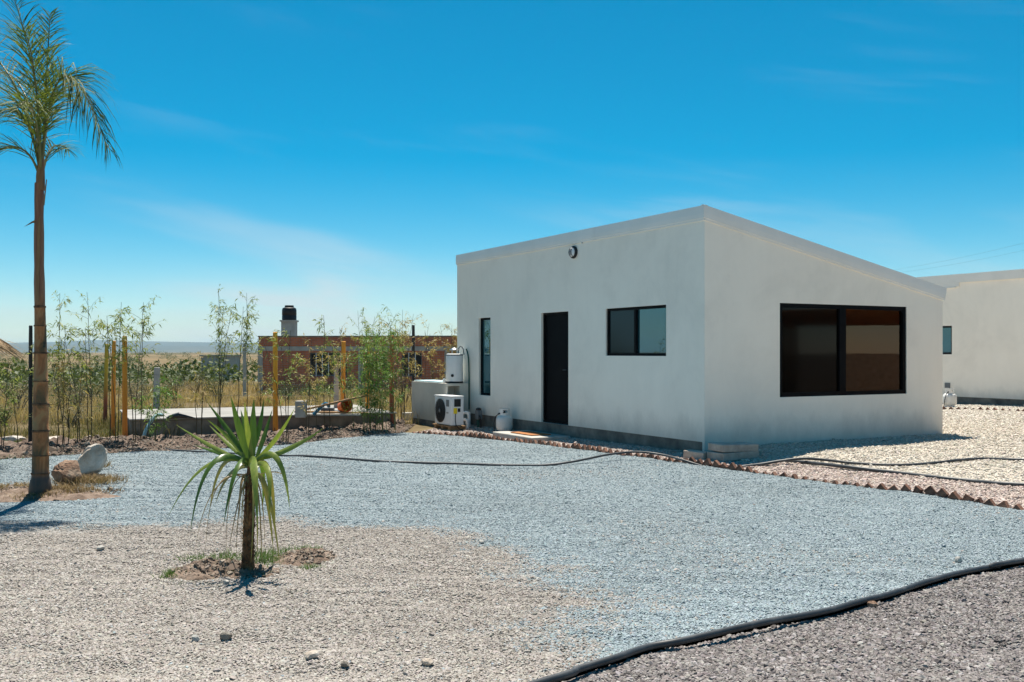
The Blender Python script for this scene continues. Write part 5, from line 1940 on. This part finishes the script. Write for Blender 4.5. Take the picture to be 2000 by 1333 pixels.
# ------------------------------------------------------------------ yucca
def build_yucca():
    g = G(484, 1118)
    D = g.y
    Y = thing('yucca', 'small yucca with stiff green blades and drooping old leaves', 'yucca', g)

    def Q(px, py, off=0.0):
        return P(px, py, D + off) - g
    m_tr = M('yucca_trunk', [(.25, (.035, .02, .011)), (.5, (.13, .07, .032)), (.75, (.30, .19, .09))], 14, .9, 1.0, 40, bdist=.02)
    tr = MB()
    pts = [Q(484, 1124), Q(484, 1095), Q(486, 1040), Q(487, 990), Q(489, 940), Q(491, 905)]
    tr.tube(pts, [.058, .043, .036, .034, .033, .024], 12)
    # old leaf bases
    for k in range(300):
        t = random.random()
        p = pts[0].lerp(pts[-1], .06 + .8 * t)
        a = random.random() * 6.283
        d = Vector((math.cos(a), math.sin(a), .0))
        r0 = .034
        s = Vector((-d.y, d.x, 0)) * .010
        b = p + d * r0
        tr.add([b - s, b + s, b + d * random.uniform(.012, .034) + Vector((random.gauss(0, .008), 0, random.choice((-1, 1, 1)) * random.uniform(.02, .06))), b - Vector((0, 0, .012))], [(0, 1, 2), (0, 3, 1)])
    tr.build('trunk', m_tr, Y, smooth=True, sharp=50)

    def ymat(nm, edge, mid, dry=0.0, tr_=.22):
        m, nt, b = new_mat(nm)
        v = mapped(nt, (40, 40, 3))
        f = noise_node(nt, v, 1.0, 4, .6)
        c = ramp_node(nt, f, [(.3, edge), (.7, mid)])
        nt.links.new(c, b.inputs['Base Color'])
        b.inputs['Roughness'].default_value = .36
        b.inputs['Specular IOR Level'].default_value = .45
        t = nt.nodes.new('ShaderNodeBsdfTranslucent')
        nt.links.new(mix_col(nt, 1.0, c, (1.3, 1.35, .55), 'MULTIPLY'), t.inputs['Color'])
        mx = nt.nodes.new('ShaderNodeMixShader')
        mx.inputs[0].default_value = tr_
        nt.links.new(b.outputs[0], mx.inputs[1])
        nt.links.new(t.outputs[0], mx.inputs[2])
        nt.links.new(mx.outputs[0], nt.nodes['Material Output'].inputs['Surface'])
        return m
    mg = ymat('yucca_green', (.045, .10, .016), (.10, .17, .028), 0, .3)
    ml = ymat('yucca_light_green', (.13, .20, .035), (.25, .29, .065), 0, .3)
    mdry = ymat('yucca_dry', (.16, .10, .04), (.33, .24, .11), 1, .15)
    mold = ymat('yucca_yellowing', (.14, .15, .035), (.30, .26, .08), 0, .2)

    def blade(name, p0, p1, p2, wd, m, seg=16, fold=.35, roll=0.0):
        pts = [bez(p0, p1, p2, k / seg) for k in range(seg + 1)]
        vs, fs = [], []
        view = Vector((0, -1, .15))
        for k, p in enumerate(pts):
            t = k / seg
            d = (pts[min(k + 1, seg)] - pts[max(k - 1, 0)]).normalized()
            s = d.cross(view)
            s = s.normalized() if s.length > 1e-3 else Vector((1, 0, 0))
            s = Matrix.Rotation(roll + .25 * t, 3, d) @ s
            nrm = d.cross(s).normalized()
            w = 1.05 * wd * (.55 + .45 * min(1, t / .35)) * (1 - max(0, (t - .45) / .55) ** 1.7) + .0008
            vs += [p - s * w / 2 + nrm * w * fold * .5, p, p + s * w / 2 + nrm * w * fold * .5]
        for k in range(seg):
            a = k * 3
            fs += [(a, a + 1, a + 4, a + 3), (a + 1, a + 2, a + 5, a + 4)]
        mb = MB()
        mb.add(vs, fs)
        return mb.build(name, m, Y, smooth=True, sharp=180)
    c = (492, 905, 0)
    up = [(404, 785, .10, (455, 850), .034, mg, .3), (451, 775, -.05, (468, 850), .052, mg, -.2), (496, 778, .05, (494, 850), .050, mg, .25), (515, 779, .16, (510, 850), .034, mg, .1), (576, 797, .0, (540, 870), .030, ml, .4),
          (344, 830, -.10, (430, 885), .034, ml, .5), (409, 831, .14, (455, 880), .030, ml, .4), (632, 836, -.08, (560, 890), .034, ml, -.5), (610, 850, .25, (550, 885), .028, mg, -.4), (470, 800, .2, (482, 850), .036, mg, .1),
          (532, 800, .22, (515, 860), .03, mg, .1), (380, 870, .25, (440, 888), .03, mg, .3), (478, 785, -.12, (482, 845), .036, ml, .3)]
    for (x, y, off, ctl, wd, m, roll) in up:
        blade('leaf', Q(*c) + Vector((random.gauss(0, .012), random.gauss(0, .012), random.gauss(0, .012))), Q(ctl[0], ctl[1], off * .5), Q(x, y, off), wd, m, roll=roll)
    dn = [((325, 1018), (392, 860), -.12, .030, ml, .5), ((371, 1046), (395, 830), -.25, .042, mg, .4), ((408, 1010), (424, 850), .20, .034, mold, .3), ((436, 1030), (462, 850), -.35, .038, mg, .2), ((420, 988), (440, 905), .1, .036, mold, .5),
          ((446, 985), (452, 890), .3, .030, mold, .3), ((503, 1030), (494, 850), -.42, .052, ml, -.1), ((566, 995), (550, 830), -.1, .038, ml, -.5), ((538, 1032), (528, 860), .28, .042, mold, -.3), ((525, 1005), (536, 870), -.3, .036, ml, -.3),
          ((512, 1000), (522, 880), .3, .03, mg, -.3)]
    for (tip, ctl, off, wd, m, roll) in dn:
        blade('leaf', Q(490, 915) + Vector((random.gauss(0, .012), random.gauss(0, .012), random.gauss(0, .015))), Q(ctl[0], ctl[1], off), Q(tip[0], tip[1], off * 1.25), wd, m, roll=roll, seg=20)
    dry = [((401, 1086), (404, 900), -.15, .012, mdry), ((381, 1078), (402, 910), .1, .007, mdry), ((442, 1104), (470, 925), -.12, .011, mdry), ((461, 1110), (462, 910), -.2, .010, mdry), ((473, 1085), (478, 930), .15, .012, mdry),
           ((512, 1114), (508, 915), -.2, .012, mdry), ((517, 1078), (516, 920), .15, .010, mdry), ((548, 1113), (520, 880), -.15, .026, mold), ((535, 1085), (518, 890), .1, .03, mold), ((490, 1100), (500, 930), -.3, .014, mold), ((562, 950), (560, 905), .2, .006, mdry), ((428, 950), (440, 915), .2, .008, mdry)]
    for k in range(14):
        a = random.random() * 6.283
        rr = random.uniform(.03, .17)
        px_, off_ = 487 + math.cos(a) * rr * 280, math.sin(a) * rr
        dry.append(((px_, random.uniform(985, 1108)), (488 + math.cos(a) * rr * 330, random.uniform(880, 930)), off_, random.uniform(.006, .017), random.choice((mdry, mdry, mold))))
    for k in range(2):
        a = random.uniform(-.1, math.pi + .1)
        rr = random.uniform(70, 135)
        q = (492 + math.cos(a) * rr, 905 - math.sin(a) * rr)
        blade('leaf', Q(*c) + Vector((random.gauss(0, .012), random.gauss(0, .012), random.gauss(0, .012))), Q(492 + math.cos(a) * rr * .4, 905 - math.sin(a) * rr * .55, .1), Q(q[0], q[1], random.uniform(-.3, .35)), random.uniform(.02, .034), random.choice((mg, mg, ml)), roll=random.uniform(-.5, .5))
    for (tip, ctl, off, wd, m) in dry:
        t_ = Q(tip[0], tip[1], off)
        blade('dry_leaf', Q(489, 930) + Vector((random.gauss(0, .015), random.gauss(0, .02), random.gauss(0, .02))), Q(ctl[0], ctl[1], off), t_, wd, m, roll=random.uniform(-.8, .8))
    # two low soil heaps beside it
    def heap(label, px, py, rx, ry, h, seed):
        gg = G(px, py)
        n = 64
        xs = np.linspace(-1, 1, n)
        Xg, Yg = np.meshgrid(xs, xs)
        wx, wy = gg.x + Xg * rx, gg.y + Yg * ry
        fall = np.clip(1 - Xg ** 2 - Yg ** 2 + .5 * fbm(Xg * 1.6 + seed, Yg * 1.6, 3), 0, 1) * (Xg ** 2 + Yg ** 2 < 1)
        zz = terrain(wx, wy) - .006 + h * fall * (.75 + .9 * fbm(wx * 9 + seed, wy * 14, 4)) + .030 * fbm(wx * 26, wy * 34, 3) * fall
        i, j = np.meshgrid(np.arange(n - 1), np.arange(n - 1))
        q = (j * n + i).ravel()
        ff = np.c_[q, q + 1, q + n + 1, q + n]
        keep = (fall.ravel()[ff] > .05).all(axis=1)
        o = mesh_np('soil_mound', np.c_[wx.ravel(), wy.ravel(), zz.ravel()], ff[keep], m_redsoil, smooth=True)
        tag(o, label, 'mound', kind='structure')
    heap('low heap of brown soil left of the yucca', 410, 1112, .30, .36, .075, 1.0)
    heap('low heap of brown soil right of the yucca', 595, 1092, .26, .26, .05, 4.0)
    heap('soil patch around the yucca stem', 486, 1118, .30, .26, .03, 8.0)


build_yucca()


# ------------------------------------------------------------------ thatch, loose stones, pergola, power lines
def build_rest():
    # thatched parasol whose eave enters at the left
    D = 13.0
    ex = (30 - 1000) / F * D
    cx = ex - 1.93
    Tm = thing('thatched_parasol', 'thatched straw parasol roof reaching in from the side', 'parasol', (cx, D, T(cx, D)))
    z_e = CZ + (HY - 686) * D / F - T(cx, D)
    m_th = M('thatch', [(.25, (.16, .10, .055)), (.5, (.34, .24, .14)), (.75, (.54, .42, .27))], 3, .95, .6, 30, stretch=(9, 9, 9))
    MB().lathe([(.07, -.05), (.065, 1.0), (.06, z_e + .95)], 12).build('pole', m_bark, Tm, smooth=True)
    v, f = [], []
    MB().lathe([(1.62, z_e + .02), (1.66, z_e + .06), (.9, z_e + .58), (.06, z_e + 1.08)], 40).build('cone', m_th, Tm, smooth=True)
    n = 7000
    a = rng.random(n) * 6.283
    q = rng.random(n) ** .5
    rr = .1 + 1.55 * q
    zc = z_e + 1.06 - (rr - .06) * .64 + rng.uniform(-.01, .05, n)
    p = np.c_[rr * np.cos(a), rr * np.sin(a), zc]
    a2 = a + rng.normal(0, .12, n)
    d = np.c_[np.cos(a2), np.sin(a2), -.62 + rng.normal(0, .1, n)]
    v, f = leaf_quads(p, d, rng.uniform(.18, .36, n), rng.uniform(.006, .014, n), .06)
    o = mesh_np('straw', v, f, m_th, Tm)
    o['kind'] = 'stuff'
    # single larger stones lying on the gravel
    st = [(440, 1250, .030, m_plinth, 'dark stone on the beige gravel below the yucca'), (609, 1288, .034, m_rockw, 'largest white stone on the beige gravel near the picture bottom'), (674, 1304, .022, m_plinth, 'dark round stone right of the largest white stone'),
          (835, 1301, .030, m_rockw, 'pale flat stone on beige gravel nearest the thick hose'), (195, 1076, .028, m_concrete, 'grey stone on the beige gravel near the palm shadow'), (382, 1252, .026, m_concrete, 'grey stone left of the dark stone below the yucca'),
          (1704, 1177, .028, m_rockb, 'brown stone resting against the thick black hose'), (1872, 1098, .028, m_concrete, 'dark grey stone on blue gravel just above the thick hose'), (443, 1142, .024, m_concrete, 'grey pebble in the yucca shadow'), (940, 1062, .022, m_concrete, 'grey stone at the edge of blue and beige gravel')]
    for i, (px, py, s, m, lab) in enumerate(st):
        g = G(px, py)
        dz = -.03 if i == 6 else 0
        rock('stone', lab, (g.x, g.y, g.z + s * .6 + dz), (s * 1.2, s, s * .85), m, i + 40, 2, (0, 0, i))
    # pergola with ochre canopy off to the right; it shows in the large window's reflection
    zp = T(15.6, 14.0)
    Pg = thing('pergola', 'timber pergola with ochre canopy seen in the large window reflection', 'pergola', (15.6, 14.0, zp), R(-14))
    m_can = leaf_mat('ochre_canopy', [(.55, .27, .06), (.62, .33, .09), (.68, .38, .11)], .9, .5)
    for x in (-5.2, -2.6, 0.0, 2.6, 5.2):
        for y in (-2.2, 2.2):
            MB().bx(x - .07, x + .07, y - .07, y + .07, 0, 2.1).build('post', m_wood, Pg)
    for y in (-2.2, 2.2):
        MB().bx(-5.6, 5.6, y - .05, y + .05, 2.102, 2.22).build('beam', m_wood, Pg)
    for x in np.linspace(-5.2, 5.2, 6):
        MB().bx(x - .035, x + .035, -2.5, 2.5, 2.222, 2.30).build('rafter', m_wood, Pg)
    MB().bx(-5.6, 5.6, -2.6, 2.6, 2.302, 2.31).build('canopy', m_can, Pg)
    Wl = MB().bx(-.1, .1, -9, 9, -.2, 1.35).build('boundary_wall', m_paver, None, loc=(23.5, 11.0, T(23.5, 11)))
    Wl.rotation_euler = (0, 0, R(-8))
    tag(Wl, 'low pinkish boundary wall beyond the pergola', 'wall')
    # power lines far right
    for (a, b, lab) in (((1690, 536), (2120, 444), 'upper thin power line crossing the sky above the second house'), ((1690, 541), (2120, 462), 'lower thin power line crossing the sky above the second house')):
        p0, p1 = P(a[0], a[1], 75), P(b[0], b[1], 55)
        pts = [p0.lerp(p1, k / 16) - Vector((0, 0, .25 * math.sin(math.pi * k / 16))) - p0 for k in range(17)]
        o = MB().tube(pts, .004, 4).build('power_line', m_grey, None, loc=p0)
        tag(o, lab, 'power line')


build_rest()


def build_clods():
    pts = []

    def ell(px, py, rx, ry, n):
        g_ = G(px, py)
        a, q = rng.random(n) * 6.283, rng.random(n) ** .6
        pts.append(np.c_[g_.x + rx * q * np.cos(a), g_.y + ry * q * np.sin(a)])
    ell(410, 1112, .26, .30, 900)
    ell(595, 1092, .22, .20, 500)
    ell(486, 1118, .22, .20, 400)
    ell(90, 962, .85, .36, 1500)
    for k in range(len(bed_w) - 1):
        n = 2000
        t = rng.random(n)[:, None]
        a, b = np.array(bed_w[k].xy), np.array(bed_w[k + 1].xy)
        p = a * (1 - t) + b * t
        pts.append(p + np.c_[np.zeros(n), rng.uniform(-.12, 2.6, n)])
    p = np.concatenate(pts)
    s = rng.lognormal(math.log(.0075), .55, len(p)) * np.clip(p[:, 1] / 12, .7, 1.1)
    z = terrain(p[:, 0], p[:, 1]) + .004
    from mathutils.bvhtree import BVHTree
    trees = [BVHTree.FromPolygons([v.co for v in o.data.vertices], [tuple(q.vertices) for q in o.data.polygons]) for o in COL.objects if o.name.split('.')[0] in ('planting_bed', 'soil_mound')]
    for i in range(len(p)):
        for t in trees:
            loc = t.ray_cast(Vector((p[i, 0], p[i, 1], 1.0)), Vector((0, 0, -1)))[0]
            if loc is not None:
                z[i] = max(z[i], loc.z)
    pal = np.array([(.05, .037, .028), (.12, .09, .068), (.20, .16, .125), (.34, .29, .24)])
    size = s[:, None] * rng.uniform(.7, 1.4, (len(p), 3)) * np.array([1, 1, .75])
    pebble_object('soil_debris', np.c_[p, z + s * .2], size, pick(pal, len(p)), 'crumbled soil clods on the planting bed and mounds', 'soil')


build_clods()


# ------------------------------------------------------------------ haze
def build_haze():
    m, nt, b = new_mat('haze')
    nt.nodes.remove(b)
    pv = nt.nodes.new('ShaderNodeVolumePrincipled')
    pv.inputs['Color'].default_value = (.52, .80, .98, 1)
    pv.inputs['Density'].default_value = HAZE
    pv.inputs['Anisotropy'].default_value = 0.0
    nt.links.new(pv.outputs[0], nt.nodes['Material Output'].inputs['Volume'])
    o = MB().bx(-18500, 18500, -400, 18500, -9, 205).build('haze', m, None)
    o['kind'] = 'stuff'


HAZE = 4.5e-5
build_haze()
